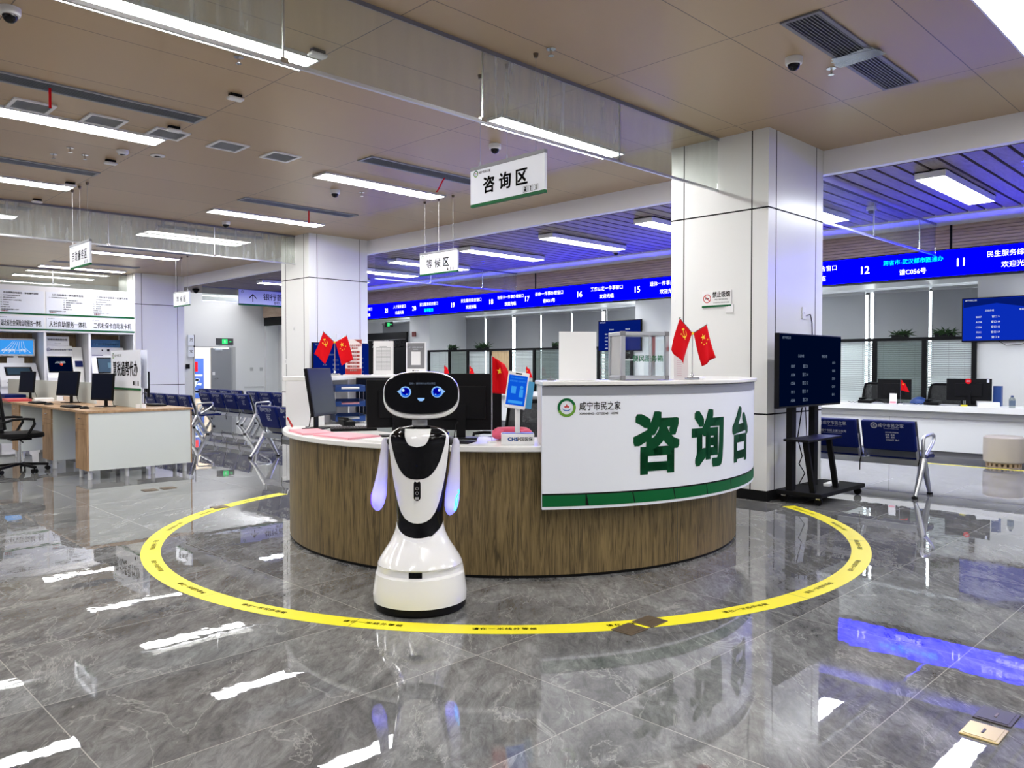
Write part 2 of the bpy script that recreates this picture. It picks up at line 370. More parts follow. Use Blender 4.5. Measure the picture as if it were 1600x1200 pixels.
# ------------------------------------------------------------------ room shell
H = 3.57; HS = 3.32
struct('floor', MB().box(-8, 15.2, -8, 42, -0.1, 0), MARBLE)
struct('ceiling', MB().box(-8, 8.26, -8, 42, H, H + 0.08), CEIL)
struct('trim_1', MB().box(8.242, 8.34, -8, 24, HS - 0.0, H), FASCIA)                       # white fascia stepping down to the slatted ceiling
struct('trim_2', MB().box(11.55, 12.32, -8, 24, HS - 0.03, HS + 0.06), FASCIA)               # white strip along the slat wall
s = MB()
s.use(1).box(8.34, 11.55, -8, 21.6, HS + 0.05, HS + 0.08); s.use(0)
y = -8.0
while y < 21.5: s.box(8.345, 11.55, y, y + 0.165, HS - 0.005, HS + 0.03); y += 0.2
struct('ceiling_slatted', s, [SLATWOOD, MATTB])
s = MB().use(1).box(12.34, 12.42, -8, 23.9, 2.6, HS + 0.06); s.use(0)
for k in range(10): s.box(12.30, 12.34, -8, 23.9, 2.86 + k * 0.046, 2.86 + k * 0.046 + 0.040)
for yy in (3.6, 11.7, 19.8): s.use(1).box(12.292, 12.30, yy, yy + 0.03, 2.86, 3.3)
struct('wall_slats', s, [wood('brown_wall_slats', (0.42, 0.30, 0.215), (0.56, 0.42, 0.32), (12, 1.5, 12), 0.55), MATTB])
struct('ceiling_staff', MB().box(12.42, 15.2, -8, 24, 2.72, 2.8), PLAS)
struct('wall_far', MB().box(-8, 10.10, 24, 24.15, 0, 4.0).box(11.3, 15.2, 24, 24.15, 0, 4.0).box(10.10, 11.3, 24, 24.15, 1.87, 4.0)
       .box(12.4, 12.6, 23.9, 24, 0, 4).box(12.9, 15.2, 23.8, 24, 0, 4), WALL)
struct('ceiling_far', MB().box(8.26, 15.2, 21.62, 24.15, 3.9, 4.0).box(8.26, 12.3, 21.6, 21.66, HS, 3.9), PLAS)
struct('wall_end', MB().box(-8, 8.3, 41.9, 42.1, 0, 4), WALL)
struct('wall_left', MB().box(-8.1, -8, -8, 42, 0, 4), WALL)
struct('wall_back', MB().box(-8, 15.2, -8.1, -8, 0, 4), WALL)
# window wall behind the counters
WIN = [(21.0, 19.1), (19.05, 17.35), (17.25, 16.16), (16.1, 15.08), (14.95, 14.04), (14.0, 13.0), (12.96, 12.02), (11.85, 10.9), (10.3, 9.2), (9.1, 8.1), (8.0, 6.75), (6.7, 5.82), (5.66, 4.73), (4.67, 3.7), (3.6, 2.6), (2.5, 1.4)]
s = MB().box(15.0, 15.2, -8, 24, 0, 0.9).box(15.0, 15.2, -8, 24, 2.66, 4).box(15.0, 15.2, -8, 1.4, 0.9, 2.66).box(15, 15.2, 21.0, 24, 0.9, 2.66)
struct('wall_right', s, WALL)
# piers
def pier(y0, y1, x0=13.6):
    return MB().box(x0, 14.99, y0, y1, 0, 2.72)
struct('pillar_1', pier(9.0, 10.05), WALL); struct('pillar_2', pier(16.95, 17.83), WALL); struct('pillar_3', pier(1.6, 3.615), WALL)

# pillars in the hall
def hall_pillar(name, y0, y1, seams=True):
    x0, x1 = 7.05, 8.24
    m = MB().box(x0, x1, y0, y1, 0.10, H)
    m.use(1).box(x0 - 0.006, x1 + 0.006, y0 - 0.006, y1 + 0.006, 0.0, 0.10)
    def seam(f, u0, u1, z0, z1):
        if f == 'x': m.box(x0 - 0.0015, x0 + 0.002, u0, u1, z0, z1)
        else: m.box(u0, u1, y0 - 0.0015, y0 + 0.002, z0, z1)
    for z in (0.83, 2.81):
        m.box(x0 - 0.0015, x1 + 0.0015, y0 - 0.0015, y1 + 0.0015, z, z + 0.014)
    for u in (y0 + 0.165, y1 - 0.16): seam('x', u, u + 0.011, 0.1, H)
    for u in (x0 + 0.15, x1 - 0.17): seam('y', u, u + 0.011, 0.1, H)
    struct(name, m, [PANEL, MATTB])
hall_pillar('pillar_4', 3.66, 4.75); hall_pillar('pillar_5', 12.05, 13.0); hall_pillar('pillar_6', 20.19, 21.3)

# windows with roller blinds
NUM = {0: 'far end'}
for i, (ya, yb) in enumerate(WIN):
    f = MB().box(15.02, 15.08, yb - 0.05, yb - 0.02, 0.9, 2.66).box(15.02, 15.08, ya - 0.02, ya + 0.01, 0.9, 2.66).box(15.02, 15.08, yb - 0.02, ya - 0.02, 0.9, 0.94).box(15.02, 15.08, yb - 0.02, ya - 0.02, 2.62, 2.66)
    w = struct('window_%d' % (i + 1), f, DGREY)
    g = MB().box(15.04, 15.05, yb - 0.02, ya - 0.02, 0.94, 2.62).obj('pane', CLEAR, w)
BL = ['far end of the wall, dim behind the pillar', 'window beside the dark slogan wall', 'below numbers 21 and 20 of the blue sign', 'below number 20, beside the white pier',
      'above the open wooden doorway', 'below number 19 of the blue sign', 'below number 18, nearer its bright gap', 'below number 17, beside the hanging screen', 'behind the glass cabinet', 'hidden behind the great pillar',
      'hidden behind the great pillar, its nearer neighbour', 'just beside the great pillar, above the standing screen', 'below number 12, beyond its bright gap', 'below numbers 12 and 11, next to the white pier', 'behind the wall screen', 'beyond the wall screen']
for i, (ya, yb) in enumerate(WIN):
    if yb < 3.6 or i in (1, 8, 9, 10): continue
    t = thing('roller_blind', 'grey roller blind %s' % BL[i], 'blind', (14.93, (ya + yb) / 2, 0.86), FX, 'grey roller blinds on the window wall')
    w = (ya - yb) / 2 + 0.004
    MB().grid(12, 1, lambda a, b: ((a - 0.5) * 2 * w, 0.004 * sin(a * 14 + i), b * 1.76)).obj('fabric', ROLLER, t, smooth=60)
    MB().cyl((-w, 0, 0), (w, 0, 0), 0.012).obj('bottom_bar', LGREY, t)
    MB().cyl((-w, 0.0, 1.79), (w, 0.0, 1.79), 0.03).obj('roller', LGREY, t)

# ------------------------------------------------------------------ ceiling lights
def light_panel(label, x0, y0, z, L=1.82, w=0.30, deep=0.0, group=None, m=None):
    t = thing('ceiling_light', label, 'light', (x0 + L / 2, y0, z), 0, group)
    a, b = L / 2, w / 2; f = MB(); e = 0.013; zt = deep if deep else 0.02
    f.box(-a, a, -b, -b + e, -0.004, zt).box(-a, a, b - e, b, -0.004, zt).box(-a, -a + e, -b + e, b - e, -0.004, zt).box(a - e, a, -b + e, b - e, -0.004, zt)
    if deep: f.box(-a, a, -b, b, zt - 0.012, zt)
    f.obj('housing', STEELW if not deep else PLAS, t)
    MB().box(-a + e, a - e, -b + e, b - e, 0.0, 0.008).obj('diffuser', m or LIGHT, t)
    return t
ord_ = ['first', 'second', 'third', 'fourth', 'fifth', 'sixth', 'seventh', 'eighth', 'ninth', 'tenth']
for k, (yy, lab) in enumerate([(1.36, 'cut off by the top corner, beside the taped vent'), (5.32, 'seen through the glass curtain beside the big pillar'),
        (8.27, 'between the consultation sign and the waiting-area sign'), (11.26, 'with a dome camera at its far end, before the middle pillar'),
        (14.1, 'doubled in the dusty glass before the middle pillar'), (16.97, 'beside the self-service sign'), (20.15, 'above the kiosk booth header'), (22.46, 'beyond the glass above the kiosk booth')]):
    light_panel('white recessed ceiling light ' + lab, 4.98, yy, H - 0.02, group='recessed light strips in the taupe ceiling')
for k, (yy, lab) in enumerate([(5.32, 'largest in view, along the top edge of the photo'), (8.2, 'overlapping the row of square white vents'), (11.15, 'third of the row nearer the kiosks'), (13.9, 'fourth of the row nearer the kiosks')]):
    light_panel('white recessed ceiling light ' + lab, 1.31, yy, H - 0.02, group='recessed light strips in the taupe ceiling')
for x0, yy in [(1.31, 1.36), (-2.36, 1.36), (4.98, -2.0), (1.31, -2.0), (-2.36, -2.0), (4.98, -5), (1.31, -5), (-2.36, 5.32), (-2.36, 8.2), (-2.36, 12), (-5.5, 3), (-5.5, 9), (1.31, 20.15), (-2.36, 17), (1.31, 24)]:
    light_panel('white recessed ceiling light out of the photo', x0, yy, H - 0.02, group='ceiling lights outside the view')
for yy, lab in [(2.8, 'largest below the blue slats, beyond the big pillar'), (4.5, 'half hidden by the far side of the big pillar'), (6.4, 'cut by the near side of the big pillar'), (8.2, 'first whole one between the two pillars'), (10.05, 'second whole one between the two pillars'), (12.1, 'behind the waiting-area sign'),
                (13.75, 'touching the middle pillar, over the glass rail'), (15.6, 'barely peeking out from the middle pillar'), (17.3, 'farthest, over the waiting seats')]:
    light_panel('white box light under the slats, ' + lab, 8.82, yy, HS - 0.078, deep=0.072, group='box lights under the slatted ceiling', m=LIGHTS)
for yy in (0.5, -2, -5):
    light_panel('white box light under the slatted ceiling out of the photo', 8.82, yy, HS - 0.078, deep=0.072, group='slat lights outside the view', m=LIGHTS)
for yy in (2.2, 6.2, 10.6, 14.2, 18.6):
    light_panel('flat white light over the staff side of the counters', 12.75, yy, 2.70, L=0.9, w=0.3, group='staff ceiling lights behind the blue sign', m=LIGHTS)

# ------------------------------------------------------------------ air vents
def slot_vent(label, x0, x1, y0, y1, big=False):
    t = thing('slot_vent', label, 'vent', ((x0 + x1) / 2, (y0 + y1) / 2, H - 0.012), 0, 'linear air vents in the taupe ceiling')
    a, b = (x1 - x0) / 2, (y1 - y0) / 2; e = 0.028
    MB().box(-a, a, -b, -b + e, 0, 0.012).box(-a, a, b - e, b, 0, 0.012).box(-a, -a + e, -b + e, b - e, 0, 0.012).box(a - e, a, -b + e, b - e, 0, 0.012).obj('vent_frame', SLOT if not big else GREY, t)
    MB().box(-a + e, a - e, -b + e, b - e, 0.010, 0.0115).obj('cavity', VDARK, t)
    m = MB(); n = 9
    for i in range(n):
        yy = -b + e + (2 * b - 2 * e) * (i + 0.5) / n; m.cbox((0, yy, 0.005), (2 * a - 2 * e, 0.009 if big else 0.017, 0.003), rx=0.3)
    m.obj('louvres', GREY if big else SLOT, t)
    return t
v = slot_vent('wide grey slot vent mended with clear tape, near the top corner', 4.97, 6.77, 2.24, 2.51, True)
m = MB()
for k in range(7): m.cbox((0.02 + random.uniform(-.05, .05), 0, -0.003 - k * 0.0006), (0.10 + random.uniform(0, .05), 0.31 + random.uniform(-.04, .06), 0.0005), rz=random.uniform(-.25, .25))
m.obj('tape', [glass('plastic_tape', (0.8, 0.85, 0.95), 0.22, 0.15, 0.25)], v)
slot_vent('dark slot vent above the near row of square vents, red ribbon tied on', 1.3, 3.13, 7.12, 7.37)
slot_vent('dark slot vent ending above the kiosks, third row', 1.3, 3.13, 10.02, 10.26)
slot_vent('dark slot vent at the photo edge, beyond the dusty glass', 1.3, 3.13, 12.95, 13.2)
slot_vent('dark slot vent behind the consultation sign', 4.96, 6.75, 7.17, 7.44)
slot_vent('dark slot vent with red ribbon before the middle pillar', 4.96, 6.75, 10.10, 10.36)
slot_vent('dark slot vent seen through dusty glass before the middle pillar', 4.96, 6.75, 13.0, 13.25)
slot_vent('dark slot vent above the self-service sign lights', 4.96, 6.75, 15.95, 16.2)
slot_vent('far dark slot vent over the kiosk booth', 4.96, 6.75, 19.0, 19.25)
def square_vent(label, x, y, w=0.33):
    t = thing('square_vent', label, 'vent', (x, y, H - 0.014), 0, 'square return vents in the taupe ceiling'); a = w / 2; e = 0.03
    MB().box(-a, a, -a, -a + e, 0, 0.014).box(-a, a, a - e, a, 0, 0.014).box(-a, -a + e, -a + e, a - e, 0, 0.014).box(a - e, a, -a + e, a - e, 0, 0.014).obj('vent_frame', WHITE, t)
    m = MB()
    for i in range(12): m.cbox((0, -a + e + (w - 2 * e) * (i + .5) / 12, 0.006), (w - 2 * e, 0.014, 0.002), rx=0.35)
    m.obj('louvres', LGREY, t)
    MB().box(-a + e, a - e, -a + e, a - e, 0.011, 0.013).obj('cavity', LGREY, t)
for x, lab in [(1.905, 'first from the photo edge, beside the red ribbon'), (2.495, 'second from the photo edge'), (3.075, 'third, at the end of the bright light strip'), (3.685, 'fourth, standing clear of the light strips'), (4.275, 'fifth, nearest the middle of the photo')]:
    square_vent('square white-framed vent, ' + lab, x, 7.89)
square_vent('small far square vent beyond the dusty glass, outer one', 3.6, 15.9); square_vent('small far square vent beyond the dusty glass, next to the self-service sign', 4.25, 15.9)

# ------------------------------------------------------------------ small ceiling fittings
def sensor(label, x, y):
    t = thing('ceiling_sensor', label, 'sensor', (x, y, H - 0.05), 0, 'white sensor boxes in a line on the ceiling')
    MB().cbox((0, 0, 0.012), (0.13, 0.075, 0.026)).obj('cover', WHITE, t, bevel=0.012)
    MB().box(-0.05, 0.05, -0.025, 0.025, 0.0255, 0.0498).obj('mount', MATTB, t)
for (x, y), lab in zip([(3.04, 5.06), (3.04, 6.36), (3.03, 7.62), (3.02, 9.34), (3.03, 10.83), (3.01, 12.22)], ['seen through the glass next to the largest light', 'beyond the nearest big light, by a ceiling joint', 'beside the third square vent', 'below the smoke detector', 'beside the third-row light strip', 'farthest, just before the dusty glass']):
    sensor('small white box sensor ' + lab, x, y)
def dome(label, x, y, z=H, r=0.062, dark=False):
    t = thing('dome_camera', label, 'camera', (x, y, z), 0, 'dome security cameras')
    MB().lathe([(0.0, -0.0005), (r, -0.0005), (r, -0.035), (r * 0.93, -0.048), (r * 0.6, -0.052), (0, -0.052)], n=28).obj('housing', WHITE if not dark else BLACK, t, smooth=35)
    MB().sphere((0, 0, -0.048), (r * 0.72, r * 0.72, r * 0.78), 20, 8, -0.999, 0.0).obj('dome', BLACKG, t, smooth=60)
for (x, y), lab in zip([(1.3, 5.84), (5.61, 2.72), (5.61, 5.92), (5.59, 8.9), (5.58, 12.03)], ['in the top corner, nearest one', 'beside the taped vent', 'just above the consultation sign', 'beyond the light strip left of the consultation sign', 'before the middle pillar']):
    dome('white dome security camera ' + lab, x, y)
dome('black dome security camera under the far beam end', 8.68, 20.5, HS - 0.006, 0.09, True)
dome('white dome security camera under the blue slats beyond the big pillar', 10.3, 3.95, HS - 0.006); dome('white dome security camera under the blue slats between the pillars', 11.0, 8.55, HS - 0.006)
def disc_det(label, x, y, r, h):
    t = thing('smoke_detector', label, 'detector', (x, y, H), 0)
    MB().lathe([(0, -0.0005), (r, -0.0005), (r, -h * 0.5), (r * 0.7, -h), (0, -h)], n=24).obj('cover', WHITE, t, smooth=35)
    MB().lathe([(r * 0.3, -h - 0.001), (r * 0.45, -h - 0.001)], n=20).obj('grille_ring', GREY, t)
disc_det('round white smoke detector below the near light strip', 2.98, 8.84, 0.06, 0.045); disc_det('flat round white speaker disc beside the smoke detector', 3.32, 8.79, 0.075, 0.012)
def sprinkler(label, x, y, z=H):
    t = thing('sprinkler', label, 'sprinkler', (x, y, z), 0, 'sprinkler heads')
    MB().cyl((0, 0, -0.0005), (0, 0, -0.008), 0.035).obj('escutcheon', CHROME, t)
    MB().cyl((0, 0, -0.008), (0, 0, -0.05), 0.009).cyl((0, 0, -0.05), (0, 0, -0.054), 0.022).obj('head', CHROME, t)
for (x, y), lab in zip([(2.69, 5.57), (6.0, 2.61), (4.21, 3.86)], ['beside the largest light strip', 'beside the taped vent', 'alone in mid ceiling before the consultation sign']): sprinkler('small chrome sprinkler head ' + lab, x, y)
for (x, y), lab in zip([(2.55, 9.1), (2.75, 9.3), (2.5, 9.5), (5.9, 8.75)], ['first of the cluster by the smoke detector', 'second of the cluster by the smoke detector', 'third of the cluster by the smoke detector', 'beside the dome camera below the light strip']): sprinkler('small chrome sprinkler head ' + lab, x, y)
sprinkler('chrome sprinkler head under the blue slats in the corner of the photo', 9.05, 2.0, HS - 0.006); sprinkler('chrome sprinkler head under the blue slats above numbers 18 and 19', 10.3, 11.2, HS - 0.006)
def ribbon(label, x, y, L, sw):
    o = MB().grid(1, 8, lambda a, b: (x + (a - .5) * 0.02, y + sw * b, H - 0.02 - L * b + 0.01 * sin(b * 6))).obj('red_ribbon', RED); tag(o, label, 'ribbon', 'red ribbons tied to the vents')
    s_ = o.modifiers.new('thick', 'SOLIDIFY'); s_.thickness = 0.002
ribbon('red ribbon hanging from the vent at the photo edge', 1.88, 7.22, 0.16, 0.0); ribbon('red ribbon blown aside under the vent behind the consultation sign', 6.12, 7.33, 0.14, 0.16); ribbon('red ribbon hanging from the vent before the middle pillar', 6.0, 10.25, 0.2, 0.0)

# ------------------------------------------------------------------ glass smoke curtains
def curtain(label, y, joints, z0, z1, dirty=()):
    t = thing('smoke_curtain', label, 'glass curtain', ((joints[0] + joints[-1]) / 2, y, z0), 0, 'glass smoke curtains'); cx = (joints[0] + joints[-1]) / 2
    for i in range(len(joints) - 1):
        MB().box(joints[i] - cx + 0.006, joints[i + 1] - cx - 0.006, -0.004, 0.004, 0.0, z1 - z0 - 0.002).obj('glass_pane', GLASSD if i in dirty else GLASS, t)
    a, b = joints[0] - cx, joints[-1] - cx
    MB().box(a, b, -0.012, 0.012, -0.022, -0.0005).obj('bottom_rail', ALU, t)
    MB().box(a, b, -0.014, -0.006, z1 - z0 - 0.03, z1 - z0 - 0.001).obj('top_rail', GREY, t)
    for j in joints[1:-1]:
        MB().box(j - cx - 0.005, j - cx + 0.005, -0.006, 0.006, 0, z1 - z0 - 0.03).obj('joint_strip', ALU, t)
        MB().cbox((j - cx, 0, 0.0), (0.05, 0.03, 0.03)).obj('clamp', CHROME, t)
curtain('long glass smoke curtain nearest the camera, from the top edge to the big pillar', 4.2, [-3.95, -2.38, -0.82, 0.73, 2.30, 3.86, 5.45, 7.04], 3.06, H, dirty=(3, 5))
curtain('dusty glass smoke curtain reaching the middle pillar', 12.5, [-2.4, -0.8, 0.8, 2.4, 4.0, 5.6, 7.04], 3.09, H, dirty=(2, 3, 4, 5))
curtain('far glass smoke curtain above the kiosk booth', 20.7, [-1, 0.6, 2.2, 3.8, 5.4, 7.04], 3.09, H)
curtain('glass smoke curtain under the blue slats beyond the big pillar', 3.72, [8.35, 9.83 - 0.05, 11.35, 11.98], 2.86, HS - 0.035)
curtain('glass smoke curtain under the blue slats behind the waiting-area sign', 11.98, [8.35, 9.65, 11.0, 11.98], 2.90, HS - 0.035)
curtain('glass smoke curtain carrying the arrow banner', 19.35, [8.35, 10.0, 11.6, 12.28], 2.93, HS - 0.035)

# ------------------------------------------------------------------ emblem of the citizen centre
def emblem(mb, o, r, u=(1, 0, 0), v=(0, 0, 1), mono=False):
    """mats: 0 green, 1 pale green, 2 red, 3 blue (all the same when mono)"""
    o = Vector(o); u = Vector(u); v = Vector(v); n = 36
    def ring(r0, r1, a0=0, a1=360, c=(0, 0)):
        k = max(4, int(n * (a1 - a0) / 360)); vs = []
        for i in range(k + 1):
            t = rad(a0 + (a1 - a0) * i / k)
            for q in (r0, r1): vs.append(o + u * (c[0] + q * cos(t)) * r + v * (c[1] + q * sin(t)) * r)
        mb.add(vs, [(2 * i, 2 * i + 2, 2 * i + 3, 2 * i + 1) for i in range(k)])
    base = mb.mi
    if mono: ring(0.86, 1.0); ring(0.64, 0.72)
    else:
        mb.use(base); ring(0.72, 1.0, 20, 200); mb.use(base + 1); ring(0.72, 1.0, 200, 380)
    mb.use(base if mono else base + 2)
    for a in (-50, 0, 50):
        w = 0.11 if a == 0 else 0.10; h = 0.40 if a == 0 else 0.30; t = rad(90 - a); d = Vector((cos(t), sin(t))); e = Vector((-d.y, d.x)); c0 = Vector((0.05 * (1 if a > 0 else -1 if a < 0 else 0), -0.02))
        pts = [c0, c0 + d * h * 0.5 + e * w, c0 + d * h, c0 + d * h * 0.5 - e * w]
        mb.add([o + u * p.x * r + v * p.y * r for p in pts], [(0, 1, 2, 3)])
    mb.use(base if mono else base + 3)
    vs = []
    for i in range(13):
        t = rad(190 + 160 * i / 12); k = 0.10 * sin(pi * i / 12) + 0.01
        for q in (0.46 - k, 0.46 + k * 0.4): vs.append(o + u * q * cos(t) * r + v * (q * sin(t) * 0.75 - 0.02) * r)
    mb.add(vs, [(2 * i, 2 * i + 2, 2 * i + 3, 2 * i + 1) for i in range(12)])
    mb.use(base)
EMB = [GREEN, mat('leaf_green', (0.12, 0.30, 0.02), 0.5), REDP, mat('emblem_blue', (0.02, 0.12, 0.45), 0.5)]

# ------------------------------------------------------------------ hanging signs
def hanging_sign(label, x, y, words, sx=1.0):
    t = thing('hanging_sign', label, 'sign', (x, y, 2.55), FX, 'white signs hung on wires from the ceiling')
    w = 0.40
    MB().box(-w, w, -0.012, 0.012, 0.022, 0.285).obj('board', SIGNW, t)
    MB().box(-w, w, -0.016, 0.016, 0.285, 0.312).obj('top_rail', GREY, t)
    g = MB().box(-w, w, -0.0125, 0.0125, 0.0, 0.022); g.obj('green_strip', GREEN, t)
    m = MB()
    n = len(words); pitch = 0.178 if n == 3 else 0.62 / n
    for i, ch in enumerate(words): m.text(ch, 0.135, ((i - (n - 1) / 2) * pitch + (-0.01 if n == 3 else 0), -0.0135, 0.150), bold=0.034 if ch in '咨询区' else 0.018, sx=1.0 if n == 3 else 0.78)
    m.text('咸宁市民之家', 0.022, (-0.30, -0.0135, 0.258), anchor='l', bold=0.01)
    for k in range(3):
        cx = 0.205 + k * 0.055
        for dx, dz, ww, hh in ((0, 0.02, 0.044, 0.002), (0, -0.02, 0.044, 0.002), (-0.021, 0, 0.002, 0.042), (0.021, 0, 0.002, 0.042)): m.rect((cx, -0.0135, 0.052 + dz) if dx == 0 else (cx + dx, -0.0135, 0.052), ww, hh)
        m.disc((cx, -0.0135, 0.062), 0.007, n=10); m.rect((cx, -0.0135, 0.045), (0.022, 0.009, 0.012)[k], 0.02)
    m.obj('lettering', INK, t)
    e = MB(); emblem(e, (-0.335, -0.0135, 0.255), 0.026); e.obj('emblem', EMB, t)
    for dx in (-0.3, 0.0, 0.3):
        z1 = H - 2.55
        wv = MB().cyl((dx, 0, 0.31), (dx, 0, z1 - 0.001), 0.0016, n=6).obj('wire', LGREY, t)
        MB().cyl((dx, 0, z1 - 0.03), (dx, 0, z1 - 0.0005), 0.014, 0.02, n=10).obj('anchor', BRONZE, wv)
        MB().cyl((dx, 0, 0.312), (dx, 0, 0.345), 0.005, n=8).obj('clip', LGREY, wv)
hanging_sign('white hanging sign nearest the camera, black characters for consultation area', 4.2, 4.3, '咨询区')
hanging_sign('white hanging sign for the waiting area, in front of the blue slatted ceiling', 6.87, 8.36, '等候区')
hanging_sign('narrow-looking white hanging sign above the service kiosks', 3.18, 10.98, '自助服务区')
hanging_sign('small far white waiting-area sign before the far pillar', 6.75, 16.64, '等候区')
light_panel('white ceiling light above the far grey door, out of sight', 10.6, 22.3, 3.86, group='lights outside the view by the far door')
light_panel('white ceiling light above the far grey door, out of sight', 12.2, 22.8, 3.86, group='lights outside the view by the far door')
t = thing('arrow_banner', 'long white banner with black arrow fixed to the far glass curtain', 'sign', (11.0, 19.32, 2.86), F0)
MB().box(-1.72, 1.25, -0.012, 0.012, 0.045, 0.40).obj('board', SIGNW, t); MB().box(-1.72, 1.25, -0.0125, 0.0125, 0.0, 0.045).obj('green_strip', GREEN, t)
m = MB().text('银行首贷一件事', 0.19, (-1.05, -0.014, 0.245), bold=0.012, anchor='l').text('银行、农商行', 0.085, (-0.75, -0.014, 0.10), anchor='l', bold=0.01)
m.obj('lettering', INK, t); m = MB(); m.rect((-1.34, -0.014, 0.2), 0.022, 0.2); m.flat([(0, 0.0), (0.1, -0.1), (0.1, -0.065), (0, 0.035), (-0.1, -0.065), (-0.1, -0.1)], (-1.34, -0.014, 0.275), (1, 0, 0), (0, 0, 1)); m.obj('arrow', INK, t)
e = MB(); emblem(e, (-1.62, -0.014, 0.35), 0.035); e.obj('emblem', EMB, t)

# ------------------------------------------------------------------ blue LED sign over the counters
Y0, Y1 = -2.0, 18.6
t = thing('led_sign', 'long blue LED sign with window numbers running over the counters', 'LED sign', (12.0, 0, 2.55), FX)
MB().box(-Y1, -Y0, 0.004, 0.20, -0.02, 0.37).obj('casing', MATTB, t)
MB().box(-Y1 + 0.01, -Y0 - 0.01, -0.004, 0.004, 0.0, 0.35).obj('display', LEDB, t)
for num, yn, yt, top, low, ct, cl in [('22', 18.05, 17.6, '民生服务窗口', '欢迎光临', 0, 0), ('21', 16.71, 16.15, '人才服务窗口', '欢迎光临', 0, 0), ('20', 15.55, 14.98, '民生服务综合窗口', '暂停服务', 0, 1), ('19', 14.08, 13.45, '民生服务综合窗口', '欢迎光临', 0, 0),
        ('18', 12.78, 12.18, '社保卡一件事办理窗口', '欢迎光临', 0, 0), ('17', 11.67, 11.05, '退休一件事办理窗口', '请F011号', 0, 0), ('16', 10.22, 9.55, '工伤认定一件事窗口', '欢迎光临', 0, 0), ('15', 8.82, 8.15, '退休一件事办理窗口', '欢迎光临', 0, 0),
        ('14', 7.4, 6.75, '民生服务综合窗口', '请A104号', 0, 0), ('13', 6.1, 5.45, '民生服务综合窗口', '欢迎光临', 0, 0), ('12', 4.68, 4.02, '跨省市-武汉都市圈通办', '请C056号', 1, 0), ('11', 3.40, 2.74, '民生服务综合窗口', '欢迎光临', 0, 0), ('10', 2.0, 1.4, '民生服务综合窗口', '请B007号', 0, 0)]:
    MB().text(num, 0.155, (-yn, -0.006, 0.175), bold=0.016).obj('window_number', LEDW, t)
    wd = 0.80 if len(top) > 6 else 0.55; g = glyphs(top, 0.006, 1.0)[2]; h = min(0.088, wd / g)
    for wd, hh, zz, bb, cc in ((top, h, 0.245, 0.006, ct), (low, 0.088, 0.095, 0.010, cl)):
        o = MB().text(wd, hh, (-yt, -0.006, zz), bold=bb).obj('lettering', LEDC if cc else LEDW, t)
        if cc: o['label'] = 'cyan lettering'

# ------------------------------------------------------------------ reception desk (round), at C0
C0 = Vector((4.65, 4.69, 0))
desk = thing('reception_desk', 'round oak-fronted reception desk with white worktop, in the middle of the hall', 'desk', C0)
O = (0, 0, 0)
MB().sector(O, 1.77, 1.80, 60, 345, 0.02, 0.778, 110).obj('oak_front', OAK, desk, smooth=30)
MB().sector(O, 1.74, 1.79, 60, 345, 0.0, 0.02, 110).obj('plinth', MATTB, desk, smooth=30)
m = MB()
for a in (168.5, 197, 226, 262, 296, 325): m.sector(O, 1.7995, 1.8012, a, a + 0.07, 0.02, 0.778, 1)
m.obj('panel_joint', DGREY, desk)
MB().sector(O, 1.22, 1.85, 60, 345, 0.78, 0.815, 110).obj('worktop', STONE, desk, bevel=0.006, smooth=30)
MB().sector(O, 1.30, 1.33, 60, 345, 0.0, 0.779, 90).obj('inner_panel', PALE, desk, smooth=30)
# raised counter with the curved sign
A0, A1 = 230.4, 332
up = MB().sector(O, 1.56, 1.945, A0, A1, 1.185, 1.21, 60).obj('counter_top', STONE, desk, bevel=0.005, smooth=30)
MB().sector(O, 1.58, 1.61, A0 + 0.5, A1, 0.816, 1.184, 50).obj('counter_back', PLAS, desk, smooth=30)
MB().sector(O, 1.61, 1.87, A0 + 0.5, A0 + 1.1, 0.816, 1.184, 2).obj('counter_end', PLAS, desk)
R_ = 1.925
sp = MB().sector(O, 1.875, R_, A0, A1, 0.445, 1.18, 90).obj('sign_panel', SIGNW, desk, smooth=30)
MB().sector(O, R_ + 0.0004, R_ + 0.003, A0, A1, 1.125, 1.18, 90).obj('grey_band', SGREY, sp, smooth=30)
m = MB(); A = A0; first = True
edges = [230.4, 238.4, 247.6, 256.9, 266.2, 275.5, 284.8, 294.1, 303.4, 312.7, 322, 331.3]
def slanted(mb, a0, a1, zb, zt, lean, n=8):
    vs = []
    for i in range(n + 1):
        for z, s in ((zb, 1), (zt, 0)):
            l0 = a0 - (0 if s == 0 else 0) ; t = i / n
            aa = (a0 + (lean if s else 0)) + ((a1 - a0)) * t
            vs.append(((R_ + 0.002) * cos(rad(aa)), (R_ + 0.002) * sin(rad(aa)), z))
    mb.add(vs, [(2 * i, 2 * i + 2, 2 * i + 3, 2 * i + 1) for i in range(n)])
for a, b in zip(edges[:-1], edges[1:]): slanted(m, a + (0.0 if a == A0 else 0.12), b - 0.12, 0.462, 0.53, 0.0 if a == A0 else 0.45)
m.obj('green_band', GREEN, sp)
MB().sector(O, R_ + 0.0004, R_ + 0.0012, A0, A1, 0.53, 0.54, 90).sector(O, R_ + 0.0004, R_ + 0.0012, A0 + 0.1, A1, 0.462, 0.532, 90).obj('dark_line', INK, sp)
